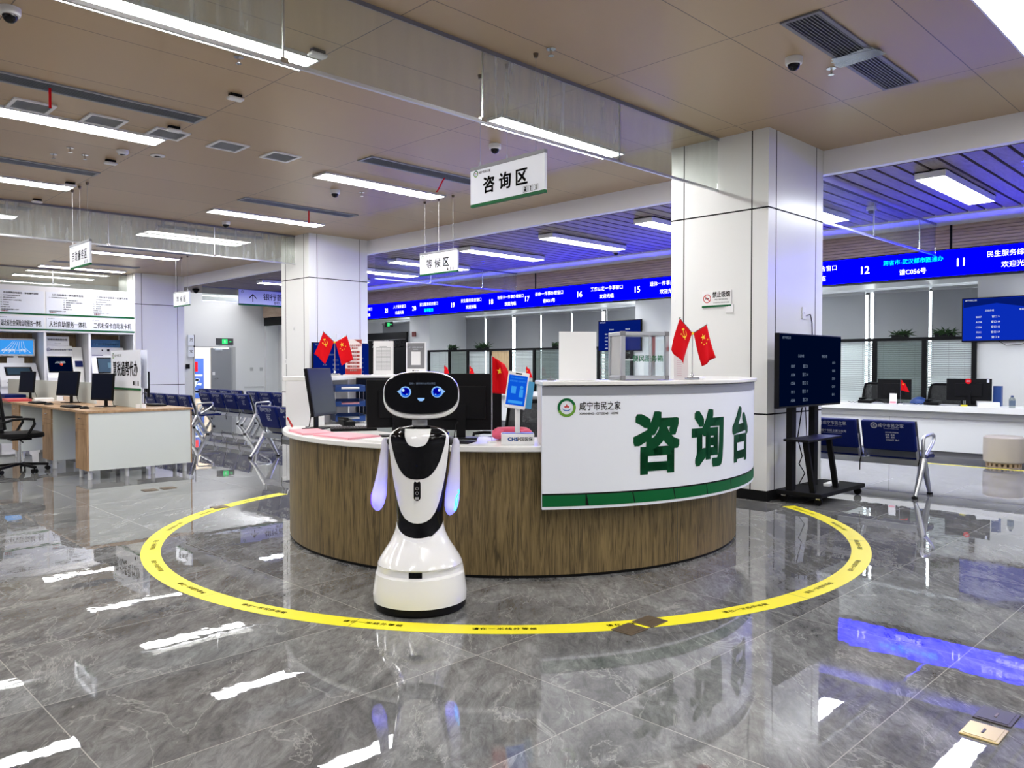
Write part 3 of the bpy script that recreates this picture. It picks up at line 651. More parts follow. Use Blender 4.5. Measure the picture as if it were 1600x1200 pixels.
def curved_text(mb, st, h, ang, z, bold, sx, anchor='c', wcut=0.06):
    vs, fs, w = glyphs(st, bold); bm = bmesh.new(); dx = {'c': -w / 2, 'l': 0}[anchor]
    bv = [bm.verts.new(((x + dx) * h * sx, (y - 0.36) * h, 0)) for x, y in vs]
    for f in fs:
        try: bm.faces.new([bv[i] for i in f])
        except ValueError: pass
    x = -3.0
    x0 = min(p.co.x for p in bv); x1 = max(p.co.x for p in bv); k = int((x1 - x0) / wcut) + 1
    for i in range(1, k):
        xx = x0 + (x1 - x0) * i / k
        bmesh.ops.bisect_plane(bm, geom=bm.verts[:] + bm.edges[:] + bm.faces[:], plane_co=(xx, 0, 0), plane_no=(1, 0, 0))
    bm.verts.index_update(); rr = R_ + 0.0022
    mb.add([(rr * cos(rad(ang) + p.co.x / rr), rr * sin(rad(ang) + p.co.x / rr), z + p.co.y) for p in bm.verts], [tuple(q.index for q in f.verts) for f in bm.faces]); bm.free()
m = MB()
for ch, a in (('咨', 253.0), ('询', 267.0), ('台', 281.2)): curved_text(m, ch, 0.385, a, 0.82, 0.046, 0.96)
m.obj('lettering', DGREEN, sp)
m = MB(); curved_text(m, '咸宁市民之家', 0.056, 237.1, 1.06, 0.012, 0.80, 'l'); curved_text(m, 'XIANNING   CITIZENS   HOME', 0.0185, 237.1, 1.016, 0.02, 1.0, 'l'); m.obj('lettering', INK, sp)
e = MB(); a = rad(234.8); emblem(e, ((R_ + 0.003) * cos(a), (R_ + 0.003) * sin(a), 1.053), 0.056, (-sin(a), cos(a), 0), (0, 0, 1)); e.obj('emblem', EMB, sp)
# rear shelf unit on the far side
sh = MB().sector(O, 1.52, 1.88, 60, 141, 1.178, 1.215, 40).obj('shelf_top', STONE, desk, bevel=0.004, smooth=30)
m = MB()
m.sector(O, 1.55, 1.85, 140.2, 141, 0.816, 1.177, 2); m.obj('end_panel', PLAS, sh)
for a in (128.5, 115, 100, 84, 68): MB().sector(O, 1.58, 1.84, a, a + 0.7, 0.816, 1.177, 2).obj('divider', PLAS, sh)
MB().sector(O, 1.842, 1.86, 60.5, 140, 0.816, 1.177, 40).obj('back_panel', PLAS, sh, smooth=30)

def polar(r, a, z): return Vector((C0.x + r * cos(rad(a)), C0.y + r * sin(rad(a)), z))
ZW, ZC, ZR = 0.8152, 1.2102, 1.2152
LOOK = rad(45.3 - 90)    # local y away from the camera

# ------------------------------------------------------------------ queue ring on the floor
t = thing('queue_ring', 'yellow floor tape ring around the reception desk with black waiting text', 'floor marking', (4.60, 4.71, 0))
MB().sector(O, 2.645, 2.775, 103, 331, 0.0, 0.0012, 150).obj('tape', YELLOW, t)
m = MB()
for k in range(16):
    a = rad(111 + k * 14.3)
    m.text('请在一米线外等候', 0.036, (2.70 * cos(a), 2.70 * sin(a), 0.0018), (-sin(a), cos(a), 0), (-cos(a), -sin(a), 0), bold=0.02, sx=1.0, space=1.28)
m.obj('lettering', INK, t)
m = MB()
for a in (150, 187, 209, 263, 300): m.sector(O, 2.645, 2.775, a, a + 0.05, 0.0013, 0.0016, 1)
m.obj('tape_joint', DGREY, t)
o = MB().box(11.36, 11.42, -2, 17.5, 0.0, 0.001).obj('queue_line', YELLOW); tag(o, 'thin straight yellow floor line along the front of the service counters', 'floor marking')

# ------------------------------------------------------------------ floor socket covers
def floor_plate(label, x, y, m, w=0.14, d=0.125, rz=0.0, gold=False):
    t = thing('floor_socket', label, 'floor socket', (x, y, 0), rz, 'metal floor socket covers')
    MB().box(-w / 2, w / 2, -d / 2, d / 2, 0.0002, 0.006).obj('cover', m, t, bevel=0.003)
    e = 0.012; MB().box(-w / 2 + e, w / 2 - e, -d / 2 + e, d / 2 - e, 0.0062, 0.0075).obj('inset', m if not gold else BRASS, t)
    MB().box(-0.02, 0.02, -0.004, 0.004, 0.0076, 0.009).obj('latch', BRONZE if not gold else DBRONZE, t)
floor_plate('brown metal floor socket lying on the front of the yellow ring, nearer the robot', 3.135, 2.345, BRONZE)
floor_plate('brown metal floor socket overlapping the inner edge of the yellow ring', 3.305, 2.345, BRONZE)
floor_plate('shiny brass floor socket in the bottom corner of the photo', 3.14, 0.797, BRASS, gold=True)
floor_plate('dark floor socket next to the brass one', 3.315, 0.80, DBRONZE)
floor_plate('brown floor socket in front of the office desk, nearer the photo edge', 3.11, 8.54, BRONZE)
floor_plate('brown floor socket in front of the office desk, second of the pair', 3.305, 8.55, BRONZE)
floor_plate('brown floor socket touching the far side of the yellow ring', 3.19, 7.05, BRONZE)

# ------------------------------------------------------------------ welcome robot
rb = thing('service_robot', 'white and black humanoid greeting robot with smiling screen face, in front of the desk', 'robot', (2.655, 3.395, 0), rad(-45))
def lerp_tab(tab, z):
    if z <= tab[0][0]: return tab[0][1:]
    for p, q in zip(tab, tab[1:]):
        if p[0] <= z <= q[0]:
            t = (z - p[0]) / (q[0] - p[0]); t2 = t
            return tuple(a + (b - a) * t2 for a, b in zip(p[1:], q[1:]))
    return tab[-1][1:]
SK = [(0.045, .252, .250), (0.09, .253, .25), (0.14, .246, .243), (0.190, .239, .234), (0.197, .208, .204), (0.228, .208, .204), (0.240, .229, .222), (0.26, .221, .214), (0.30, .196, .188), (0.35, .163, .153), (0.40, .139, .127), (0.44, .129, .116), (0.47, .1265, .112)]
BD = [(0.36, .135, .12), (0.44, .1255, .1085), (0.50, .1265, .109), (0.61, .136, .114), (0.73, .151, .121), (0.85, .163, .126), (0.90, .166, .126), (0.93, .162, .120), (0.952, .145, .104), (0.968, .115, .082), (0.98, .06, .055)]
N = 56
rings = []
for z in [0.045, 0.06, 0.09, 0.12, 0.15, 0.18, 0.190, 0.1935, 0.197, 0.212, 0.228, 0.234, 0.240, 0.250, 0.27, 0.29, 0.31, 0.33, 0.35, 0.37, 0.385, 0.40, 0.415, 0.43, 0.44]:
    r = []
    for i in range(N):
        a = 2 * pi * i / N; fr = max(0.0, -sin(a)); top = 0.455 - 0.085 * (fr ** 1.6)
        zz = min(z, top) if z > 0.33 else z
        if z > 0.33: zz = 0.33 + (z - 0.33) / 0.11 * (top - 0.33)
        groove = 1.0
        A_, B_ = lerp_tab(SK, zz)
        if 0.1901 < z < 0.2399: # the sensor slot only opens on the front half
            k = min(1.0, max(0.0, fr * 1.6)); A2, B2 = .239 - (z - .19) * .2, .234 - (z - .19) * .22; A_, B_ = A2 + (A_ - A2) * k, B2 + (B_ - B2) * k
        r.append((A_ * cos(a), B_ * sin(a), zz))
    rings.append(r)
MB().loft(rings).obj('skirt', WHITEG, rb, smooth=40)
MB().lathe([(0.0, 0.0), (0.235, 0.0), (0.248, 0.012), (0.2485, 0.044), (0.0, 0.044)], n=56).obj('wheel_base', BLACK, rb, smooth=40)
sl = MB().grid(10, 2, lambda a, b: ((a - .5) * 0.07, -0.2055 * sqrt(1 - ((a - .5) * 0.07 / .208) ** 2) - 0.001, 0.198 + 0.030 * b)).obj('front_sensor', BLACKG, rb); sd = sl.modifiers.new('t', 'SOLIDIFY'); sd.thickness = 0.003
rings = [[(lerp_tab(BD, z)[0] * cos(2 * pi * i / N), lerp_tab(BD, z)[1] * sin(2 * pi * i / N), z) for i in range(N)] for z in [0.36, 0.40, 0.44, 0.50, 0.56, 0.61, 0.67, 0.73, 0.79, 0.85, 0.88, 0.90, 0.915, 0.93, 0.942, 0.952, 0.961, 0.968, 0.975, 0.98]]
MB().loft(rings).obj('torso', BLACKG, rb, smooth=50)
def patch(name, m, rows, off, nx=24, split=None, th=0.0):
    """front skin patch; rows = (z, half width); split = inner half widths left empty"""
    mb = MB()
    def P(x, z):
        A_, B_ = lerp_tab(BD, z); A_ += off; B_ += off; q = max(-0.9999, min(0.9999, x / A_)); return (x, -B_ * sqrt(1 - q * q), z)
    if split is None:
        vs = [P(w * (2 * i / nx - 1), z) for z, w in rows for i in range(nx + 1)]; n = nx + 1
        mb.add(vs, [(j * n + i, j * n + i + 1, (j + 1) * n + i + 1, (j + 1) * n + i) for j in range(len(rows) - 1) for i in range(nx)])
    else:
        for s in (-1, 1):
            vs = [P(s * (c + (w - c) * i / nx), z) for (z, w), c in zip(rows, split) for i in range(nx + 1)]; n = nx + 1
            mb.add(vs, [(j * n + i, j * n + i + 1, (j + 1) * n + i + 1, (j + 1) * n + i) for j in range(len(rows) - 1) for i in range(nx)])
    return mb.obj(name, m, rb, smooth=50)
def ucurve(z0, z1, tab, n=26):      # rows from z0 up to z1 with half width from a table
    return [(z0 + (z1 - z0) * (i / n) ** 1.5, lerp_tab(tab, z0 + (z1 - z0) * (i / n) ** 1.5)[0]) for i in range(n + 1)]
SHT = [(0.466, 0.0), (0.468, 0.022), (0.475, 0.045), (0.49, 0.068), (0.52, 0.090), (0.56, 0.106), (0.61, 0.120), (0.67, 0.133), (0.73, 0.144), (0.79, 0.152), (0.85, 0.158), (0.90, 0.162), (0.93, 0.158), (0.952, 0.140), (0.966, 0.112)]
patch('chest_shield', WHITEG, ucurve(0.466, 0.966, SHT, 40), 0.004)
BBT = [(0.702, 0.0), (0.704, 0.03), (0.712, 0.055), (0.73, 0.078), (0.76, 0.1), (0.80, 0.119), (0.85, 0.134), (0.90, 0.146), (0.925, 0.149), (0.94, 0.143), (0.952, 0.130), (0.966, 0.106)]
CLT = [(0.702, 0.0), (0.874, 0.0), (0.8745, 0.018), (0.88, 0.034), (0.89, 0.047), (0.905, 0.057), (0.93, 0.066), (0.966, 0.07)]
rws = ucurve(0.702, 0.966, BBT, 44)
patch('bib_panel', BLACKG, rws, 0.0065, 14, split=[min(lerp_tab(CLT, z)[0], w) for z, w in rws])
MB().cyl((0, 0, 0.966), (0, 0, 1.05), 0.042, 0.039, 24).obj('neck', mat('pale_grey_plastic', (0.62, 0.62, 0.64), 0.3), rb, smooth=40)
# button strip
def pill(w, h, n=10):
    r = w / 2; return [(r * cos(pi + pi * i / n), -h / 2 + r + r * sin(pi + pi * i / n)) for i in range(n + 1)] + [(r * cos(pi * i / n), h / 2 - r + r * sin(pi * i / n)) for i in range(n + 1)]
yb = -(lerp_tab(BD, 0.643)[1] + 0.0075)
bp = MB().prism(pill(0.036, 0.108), (0, yb + 0.001, 0.643), (1, 0, 0), (0, 0, 1), -0.004).obj('button_strip', BLACKG, rb)
m = MB()
for z in (0.655, 0.63):
    m.add([(q * cos(2 * pi * i / 20), yb - 0.0045, z + q * sin(2 * pi * i / 20)) for i in range(20) for q in (0.0068, 0.0086)], [(2 * i, (2 * i + 2) % 40, (2 * i + 3) % 40, 2 * i + 1) for i in range(20)])
m.text('i', 0.012, (0, yb - 0.0045, 0.655)); m.rect((0, yb - 0.0045, 0.603), 0.02, 0.013); m.obj('icons', mat('grey_print', (0.4, 0.4, 0.42), 0.4), bp)
m = MB().disc((0.0, -(lerp_tab(BD, 0.775)[1] + 0.0082), 0.775), 0.006); m.obj('chest_camera', SCREENB, rb)
# arms
ARML = [(352, 138, 6), (358, 137, 11), (370, 136, 15), (400, 135, 17), (450, 130, 20), (500, 126.5, 23.5), (550, 120, 28), (580, 116, 31.5), (600, 113, 33.5), (620, 110.5, 32), (640, 109, 28.5), (658, 108.5, 20), (668, 108.5, 11), (672, 108.5, 3)]
ARMR = [(352, 449, 6), (358, 450, 12), (370, 451, 16), (400, 450, 19), (450, 447, 22.5), (500, 445, 25.5), (550, 441, 29.5), (590, 438, 32), (620, 436, 32.5), (650, 433, 29.5), (672, 430, 22), (684, 428, 13), (690, 427, 3)]
Q = 0.001219
def arm(tab, s, name='arm'):
    rings = []
    for Y, X, w in tab:
        z = 1.3418 - Q * Y; cx = (X - 290) * Q; rw = w * Q; y = -0.01 - 0.045 * max(0, (Y - 420) / 260) ** 1.3
        rings.append([(cx + rw * cos(2 * pi * i / 24), y + rw * 0.95 * sin(2 * pi * i / 24), z) for i in range(24)])
    o = MB().loft(rings).obj(name, ARM, rb, smooth=60)
    return o
la = arm(ARML, -1); ra = arm(ARMR, 1)
MB().cyl((-0.155, 0, 0.89), (-0.18, -0.005, 0.89), 0.018, n=16).obj('shoulder_joint', DGREY, rb); MB().cyl((0.155, 0, 0.89), (0.19, -0.005, 0.89), 0.018, n=16).obj('shoulder_joint', DGREY, rb)
def armpt(X, Y, lift): # point on the arm's front skin
    tab = ARML if X < 290 else ARMR; w = lerp_tab(tab, Y); cx, hw = w[0], w[1]; z = 1.3418 - Q * Y; y = -0.01 - 0.045 * max(0, (Y - 420) / 260) ** 1.3
    q = max(-.99, min(.99, (X - cx) / max(hw, 1e-3))); return ((X - 290) * Q, y - hw * Q * 0.95 * sqrt(1 - q * q) - lift, z)
MB().tube([armpt(*p, 0.001) for p in [(462, 582), (466, 578), (468.5, 584), (466, 594), (460, 600), (455, 612), (453.5, 630), (451, 648), (448, 662), (452, 668), (455.5, 660), (458, 640), (461, 622), (464, 606)]], 0.0022, 6).obj('light_strip', LEDARM, ra)
MB().tube([armpt(*p, 0.0) for p in [(84, 590), (80.5, 605), (80, 622), (83, 640), (90, 655)]], 0.003, 6).obj('light_strip', LEDPUR, la)
for p, o in (((-0.219, -0.05, 0.60), la), ((0.18, -0.055, 0.56), ra)):
    ld = bpy.data.lights.new('hand_light', 'POINT'); ld.energy = 0.28; ld.color = (0.10, 0.10, 1.0); ld.shadow_soft_size = 0.012
    lo = bpy.data.objects.new('hand_light', ld); COL.objects.link(lo); lo.parent = o; lo.location = p
# head
def sq(a, w, h, n=2.7):
    c, s = cos(a), sin(a); return (w * math.copysign(abs(c) ** (2 / n), c), h * math.copysign(abs(s) ** (2 / n), s))
hz = 1.146; Nh = 64
hd = thing('x', 'x', 'x'); bpy.data.objects.remove(hd)
RH = Matrix.Translation((0.012, 0, 0)) @ Matrix.Rotation(rad(5), 4, 'Z')
rings = []
for y, sx, sz, dz in [(-0.098, .194, .112, .008), (-0.104, .196, .116, .005), (-0.10, .198, .123, 0), (-0.085, .201, .127, -0.001), (-0.05, .2015, .129, -0.002), (0.0, .198, .127, -.002), (0.04, .188, .119, 0), (0.075, .165, .102, 0), (0.095, .12, .075, 0), (0.102, .05, .03, 0)]:
    rings.append([RH @ Vector((sq(2 * pi * i / Nh, sx, sz)[0], y, hz + dz + sq(2 * pi * i / Nh, sx, sz)[1])) for i in range(Nh)])
head = MB().loft(rings).obj('head', WHITEG, rb, smooth=45)
def face(x, z, lift=0.0): return RH @ Vector((x, -0.1045 - lift - 0.008 * (1 - (x / .196) ** 2), z))
rings = []
for k in [1.0, 0.97, 0.85, 0.65, 0.45, 0.25, 0.02]:
    rings.append([face(*(lambda p: (p[0], hz + 0.0105 + p[1]))(sq(2 * pi * i / Nh, .1945 * k, .1105 * k)), 0.0 if k < 1 else -0.006) for i in range(Nh)])
scr = MB().loft(rings, cap0=False, cap1=True).obj('face_screen', BLACKG, head, smooth=40)
def fdisc(mb, x, z, rx, rz, lift, n=28, a0=0, a1=2 * pi, tail=0):
    pts = []
    for i in range(n):
        a = a0 + (a1 - a0) * i / (n if a1 - a0 > 6.2 else n - 1); px, pz = rx * cos(a), rz * sin(a)
        pts.append((x + px, z + pz))
    mb.add([face(p[0], p[1], lift) for p in pts], [tuple(range(n))])
for s, ex in ((-1, -0.0835), (1, 0.0835)):
    ez = 1.1635
    m = MB(); fdisc(m, ex, ez, .0305, .0295, .0012)
    m.add([face(ex + s * q, ez + r, .0012) for q, r in ((.028, .012), (.043, .004), (.028, -.010))], [(0, 1, 2)])
    m.use(1); fdisc(m, ex - s * .001, ez - .001, .0235, .0245, .0018)
    m.use(2); fdisc(m, ex - s * .001, ez + .004, .0195, .0185, .0024)
    m.use(3); fdisc(m, ex + s * .011, ez + .009, .007, .007, .003, 16); fdisc(m, ex - s * .008, ez - .012, .003, .003, .003, 12)
    m.obj('eye', [EYE1, EYE2, EYE3, EYE4], scr)
m = MB(); fdisc(m, -0.001, 1.1315, .0185, .017, .0012, 20, pi, 2 * pi); m.obj('mouth', EYE1, scr)
m = MB().text('您好，请问有什么可以帮您', 0.0115, face(0.006, 1.2085, 0.001), tuple(RH.to_3x3() @ Vector((1, 0, 0)))); m.obj('lettering', SCRG, scr)
MB().cbox(RH @ Vector((0, -0.02, 1.022)), (0.10, 0.14, 0.012)).obj('chin_slot', DGREY, head)

# ------------------------------------------------------------------ things on and in the reception desk
def monitor(label, loc, rz, w=0.5, h=0.30, lift=0.10, tilt=0.0, lit=None, group='computer monitors on the desks', base=True):
    t = thing('computer_monitor', label, 'monitor', loc, rz, group)
    M = Matrix.Translation((0, -0.02, lift + h / 2)) @ Matrix.Rotation(tilt, 4, 'X')
    def tr(mb): mb.v = [tuple(M @ Vector(p)) for p in mb.v]; return mb
    p = tr(MB().box(-w / 2, w / 2, -0.012, 0.016, -h / 2, h / 2).box(-w * .3, w * .3, 0.016, 0.034, -h * .3, h * .28)).obj('panel', BLACK, t, bevel=0.004)
    e = 0.013; tr(MB().box(-w / 2 + e, w / 2 - e, -0.0135, -0.0122, -h / 2 + e + 0.008, h / 2 - e)).obj('screen', lit or SCREENB, p)
    MB().box(-0.03, 0.03, 0.016, 0.03, 0.006, lift + h * 0.45).obj('neck', BLACK, t)
    MB().box(-0.11, 0.11, -0.07, 0.09, 0.0003, 0.010).obj('base', BLACK, t, bevel=0.004)
    MB().tube([(0.02, 0.035, lift + 0.06), (0.03, 0.08, 0.10), (0.04, 0.10, 0.012), (0.06, 0.14, 0.006)], 0.004, 6).obj('cable', MATTB, t)
    return t
def keyboard(label, loc, rz, w=0.40):
    t = thing('keyboard', label, 'keyboard', loc, rz, 'black keyboards'); MB().cbox((0, 0, 0.0135), (w, 0.14, 0.018), rx=0.04).obj('case', BLACK, t, bevel=0.004)
    m = MB()
    for r in range(5):
        for c in range(15): m.cbox((-w / 2 + 0.02 + (w - 0.04) * (c + .5) / 15, -0.055 + r * 0.026, 0.0235 + r * 0.001), (w / 15 * 0.62, 0.019, 0.006))
    m.obj('keys', DGREY, t)
def mouse(label, loc, rz):
    t = thing('computer_mouse', label, 'mouse', loc, rz, 'black computer mice'); MB().sphere((0, 0, 0.006), (0.032, 0.055, 0.026), 16, 6, -0.18, 1).obj('shell', BLACK, t, smooth=60)
    MB().tube([(0, 0.05, 0.012), (0.02, 0.12, 0.004), (0.0, 0.22, 0.004)], 0.002, 5).obj('cable', MATTB, t)
monitor('black monitor tilted on the far end of the reception worktop, beside pink papers', polar(1.58, 153.0, ZW), rad(34), 0.42, 0.37, 0.10, rad(-9))
monitor('wide black monitor behind the robot, its back to us, near the tablet stand', polar(1.36, 210.5, ZW), rad(135), 0.54, 0.38, 0.055)
monitor('black monitor half hidden behind the robot head, beside the paper trays', polar(1.30, 108, ZW), rad(-30), 0.54, 0.33, 0.05)
monitor('black monitor behind the robot neck, next to the wide one', polar(1.40, 190, ZW), rad(152), 0.40, 0.33, 0.06)
keyboard('black keyboard lying by the tilted monitor on the reception desk', polar(1.37, 164, ZW), rad(-30), 0.34)
def paper(name, label, pos, rz, w, d, m, n=1, group=None):
    mb = MB()
    for k in range(n): mb.cbox((pos[0] + random.uniform(-.006, .006), pos[1] + random.uniform(-.006, .006), pos[2] + 0.0015 + k * 0.0024), (w, d, 0.002), rz + random.uniform(-.06, .06))
    o = mb.obj(name, m); tag(o, label, 'paper', group); return o
def sheet(name, label, pos, rz, w, d, m, h=0.006, cat='paper', group=None):
    o = MB().cbox((pos[0], pos[1], pos[2] + h / 2 + 0.0004), (w, d, h), rz).obj(name, m); return tag(o, label, cat, group)
sheet('pink_form', 'stack of pink forms at the very edge of the worktop by the tilted monitor', polar(1.70, 165, ZW), rad(75), 0.40, 0.22, PINKP, 0.012, group='pink forms on the reception worktop')
sheet('pink_form', 'stack of pink forms nearer the robot on the worktop', polar(1.64, 181, ZW), rad(92), 0.42, 0.26, PINKP, 0.012, group='pink forms on the reception worktop')
sheet('white_form', 'loose white sheet beside the robot arm on the worktop', polar(1.62, 194.5, ZW), rad(104), 0.30, 0.24, PAPER, 0.003)
sheet('mouse_pad', 'black pad lying under the monitor next to the robot shoulder', polar(1.62, 212, ZW), rad(122), 0.24, 0.20, MATTB, 0.004, 'pad')
t = thing('red_pen', 'red pen propped against the tilted monitor base', 'pen', polar(1.78, 147.5, ZW), rad(20)); MB().cyl((0, 0, 0.008), (-0.05, 0, 0.075), 0.009, 0.007, 10).obj('barrel', REDP, t); MB().cyl((-0.05, 0, 0.075), (-0.056, 0, 0.083), 0.007, 0.004, 10).obj('cap', RED, t)
# paper trays
t = thing('letter_tray', 'three-tier blue desk tray holding papers, in the shelf bay', 'desk tray', polar(1.43, 128, ZW), rad(-24))
for k in range(3):
    z = 0.02 + k * 0.125; w, d = 0.125, 0.15
    tr = MB().box(-w, w, -d, d, z, z + 0.006).box(-w, -w + 0.005, -d, d, z + 0.006, z + 0.055).box(w - 0.005, w, -d, d, z + 0.006, z + 0.055).box(-w + .005, w - .005, d - 0.005, d, z + 0.006, z + 0.055)
    tr.box(-w + .005, -w + 0.05, -d, -d + 0.005, z + 0.006, z + 0.045).box(w - 0.05, w - .005, -d, -d + 0.005, z + 0.006, z + 0.045).box(-w + .05, w - .05, -d, -d + 0.005, z + 0.006, z + 0.02); tr = tr.obj('tray', BLUEP, t)
    MB().cbox((0.01, 0, z + 0.016 + 0.004 * k), (0.2, 0.26, 0.014), 0.06 * (k - 1)).obj('paper_pile', (PAPER, PINKP, PAPER)[k], tr)
for sx in (-1, 1):
    for sy in (-1, 1): MB().cyl((sx * 0.119, sy * 0.10, 0), (sx * 0.119, sy * 0.10, 0.29), 0.003, n=8).obj('rod', CHROME, t)
t = thing('desk_phone', 'dark phone with curled cord beside the paper trays', 'phone', polar(1.36, 147, ZW), rad(-10)); MB().cbox((0.0, 0, 0.032), (0.10, 0.12, 0.04), rx=0.15).obj('body', BLACK, t, bevel=0.006); MB().cbox((-0.03, 0, 0.064), (0.04, 0.15, 0.025)).obj('handset', BLACK, t, bevel=0.008)
# pink neck pillow
t = thing('neck_pillow', 'pink plush neck pillow lying behind the tablet stand', 'pillow', polar(1.42, 225.0, ZW), LOOK)
MB().tube([(0.10 * cos(rad(a)), 0.09 * sin(rad(a)), 0.04) for a in range(-60, 241, 15)], [0.028 + 0.012 * sin(pi * (i / 20)) for i in range(21)], 12).obj('cushion', PINK, t, smooth=60)
MB().tube([(0.10 * cos(rad(a)), 0.09 * sin(rad(a)), 0.079) for a in range(0, 181, 15)], 0.002, 6).obj('seam', PINKP, t)
# tablet on a stand in a printed box
p = polar(1.70, 226.2, ZW)
t = thing('tablet_stand', 'upright payment tablet with blue screen on a white box', 'tablet', p, rad(-44))
bx = MB().box(-0.102, 0.102, -0.05, 0.05, 0.0003, 0.068).obj('box', WHITE, t, bevel=0.003)
MB().text('CHS', 0.030, (-0.030, -0.0508, 0.036), bold=0.05, sx=1.1).obj('lettering', mat('print_blue', (0.0, 0.10, 0.42), 0.5), bx); MB().text('中国医保', 0.026, (0.042, -0.0508, 0.036), bold=0.02).obj('lettering', INK, bx)
MB().box(-0.098, 0.098, -0.046, 0.046, 0.0685, 0.0705).obj('box_rim', BLUEP, bx)
MB().cyl((0.0, 0.0, 0.068), (0.0, 0.0, 0.24), 0.016, n=16).obj('post', WHITE, t, smooth=40)
Mt = Matrix.Translation((-0.005, -0.01, 0.335)) @ Matrix.Rotation(rad(8), 4, 'Y') @ Matrix.Rotation(rad(-10), 4, 'X')
def trm(mb, M): mb.v = [tuple(M @ Vector(q)) for q in mb.v]; return mb
tb = trm(MB().box(-0.066, 0.066, -0.006, 0.008, -0.115, 0.115), Mt).obj('tablet', WHITE, t, bevel=0.006)
trm(MB().box(-0.058, 0.058, -0.0075, -0.0062, -0.095, 0.092), Mt).obj('screen', emis('tablet_blue', (0.005, 0.10, 0.72), 0.95), tb)
m = MB().text('刷脸就医 扫码支付', 0.012, (0, -0.0085, 0.055)).text('请将二维码对准屏幕下方', 0.0085, (0, -0.0085, 0.075)); m.rect((-0.02, -0.0085, 0.0), 0.03, 0.045); m.disc((0.028, -0.0085, 0.02), 0.010); m.flat([(-.012, -.05), (.014, -.05), (.012, 0), (-.01, 0)], (0.028, -0.0085, 0.008), (1, 0, 0), (0, 0, 1)); m.rect((0, -0.0085, -0.075), 0.09, 0.018)
trm(m, Mt).obj('lettering', SCRL, tb); trm(MB().box(-0.02, 0.02, -0.0078, -0.0062, 0.1, 0.108), Mt).obj('camera_bar', MATTB, tb)
trm(MB().box(0.05, 0.105, 0.03, 0.036, -0.10, 0.07), Mt).obj('backing_card', mat('sky_blue_card', (0.05, 0.30, 0.55), 0.5), t)

# flags
def hammer(mb, o, r, u, v):
    o = Vector(o); u = Vector(u); v = Vector(v); vs = []
    for i in range(13):
        a = rad(-130 + 205 * i / 12); k = 0.16 * sin(pi * i / 12) + 0.05
        for q in (0.8 - k, 0.8 + k * .3): vs.append(o + (u * q * cos(a) + v * q * sin(a)) * r)
    mb.add(vs, [(2 * i, 2 * i + 2, 2 * i + 3, 2 * i + 1) for i in range(12)])
    def qd(p, q, w):
        d = (Vector(q) - Vector(p)).normalized(); e = Vector((-d.y, d.x)) * w; P = [Vector(p) + e, Vector(q) + e, Vector(q) - e, Vector(p) - e]
        mb.add([o + (u * a.x + v * a.y) * r for a in P], [(0, 1, 2, 3)])
    qd((-0.55, 0.45), (0.75, -0.85), 0.09); qd((-0.85, 0.25), (-0.3, 0.8), 0.16); qd((-0.55, -0.5), (-0.85, -0.85), 0.1)
def star(mb, o, r, u, v, rot=0.0):
    mb.flat([(r * (1 if i % 2 == 0 else 0.4) * cos(rad(90 + 36 * i + rot)), r * (1 if i % 2 == 0 else 0.4) * sin(rad(90 + 36 * i + rot))) for i in range(10)], o, u, v)
def flag_stand(label, loc, rz, k=1.0):
    t = thing('flag_stand', label, 'flags', loc, rz, 'crossed pairs of small red flags')
    MB().cbox((0, 0, 0.009), (0.085, 0.05, 0.017)).obj('base', CHROME, t, bevel=0.004)
    MB().cyl((0, 0, 0.017), (0, 0, 0.305), 0.0035, n=10).sphere((0, 0, 0.03), 0.011, 12, 8).obj('pole', CHROME, t)
    MB().sphere((0, 0, 0.30), 0.011, 12, 8).obj('knob', GOLD, t)
    for s in (-1, 1):
        sx, sz = (-0.105, 0.095) if s < 0 else (0.115, 0.06)
        a = Vector((0, -0.004, 0.30)); b = Vector((sx, -0.004, 0.30 + sz))
        st = MB().cyl(a, b, 0.0026, n=8).sphere(b, 0.006, 8, 6).obj('flag_stick', CHROME, t)
        hang = Vector((-0.08, -0.012, -0.20)) if s < 0 else Vector((0.062, -0.012, -0.215))
        p0 = a + (b - a) * 0.05
        def fn(q, r, p0=p0, b=b, hang=hang): 
            w = 0.012 * sin(q * 7 + r * 3) * r; return p0 + (b - p0) * q + hang * r + Vector((0, w, 0))
        cl = MB().grid(10, 14, fn).obj('flag_cloth', RED, st, smooth=60); sm = cl.modifiers.new('t', 'SOLIDIFY'); sm.thickness = 0.0012
        u = (b - p0).normalized() * (1 if s > 0 else -1); v = -hang.normalized(); m = MB(); c = p0 + (b - p0) * 0.55 + hang * 0.28 + Vector((0, -0.012, 0))
        if s < 0: hammer(m, c, 0.030, u, v)
        else:
            star(m, p0 + (b - p0) * 0.48 + hang * 0.25 + Vector((0, -0.012, 0)), 0.022, u, v)
            for q, r in ((0.28, 0.36), (0.40, 0.45), (0.58, 0.46), (0.72, 0.38)): star(m, p0 + (b - p0) * q + hang * r + Vector((0, -0.013, 0)), 0.0065, u, v)
        m.obj('emblem', GOLD, cl)
    return t
flag_stand('crossed red flags standing on the sign counter beside the glass cabinet', polar(1.89, 263.0, ZC), rad(-18))
flag_stand('crossed red flags standing on the rear shelf beside the red notice', polar(1.70, 116.5, ZR), rad(-52))
def card(name, label, loc, rz, w, h, m, foot=True, lean=0.0, cat='notice', extra=None, group=None):
    t = thing(name, label, cat, loc, rz, group); M = Matrix.Translation((0, 0, 0.006)) @ Matrix.Rotation(-lean, 4, 'X')
    b = trm(MB().box(-w / 2, w / 2, -0.002, 0.002, 0, h), M).obj('sheet', m, t)
    if foot: MB().box(-w / 2 - 0.01, w / 2 + 0.01, -0.035, 0.035, 0.0002, 0.0055).obj('foot', CLEAR if foot == 2 else WHITE, t)
    if extra: extra(t, b, M)
    return t
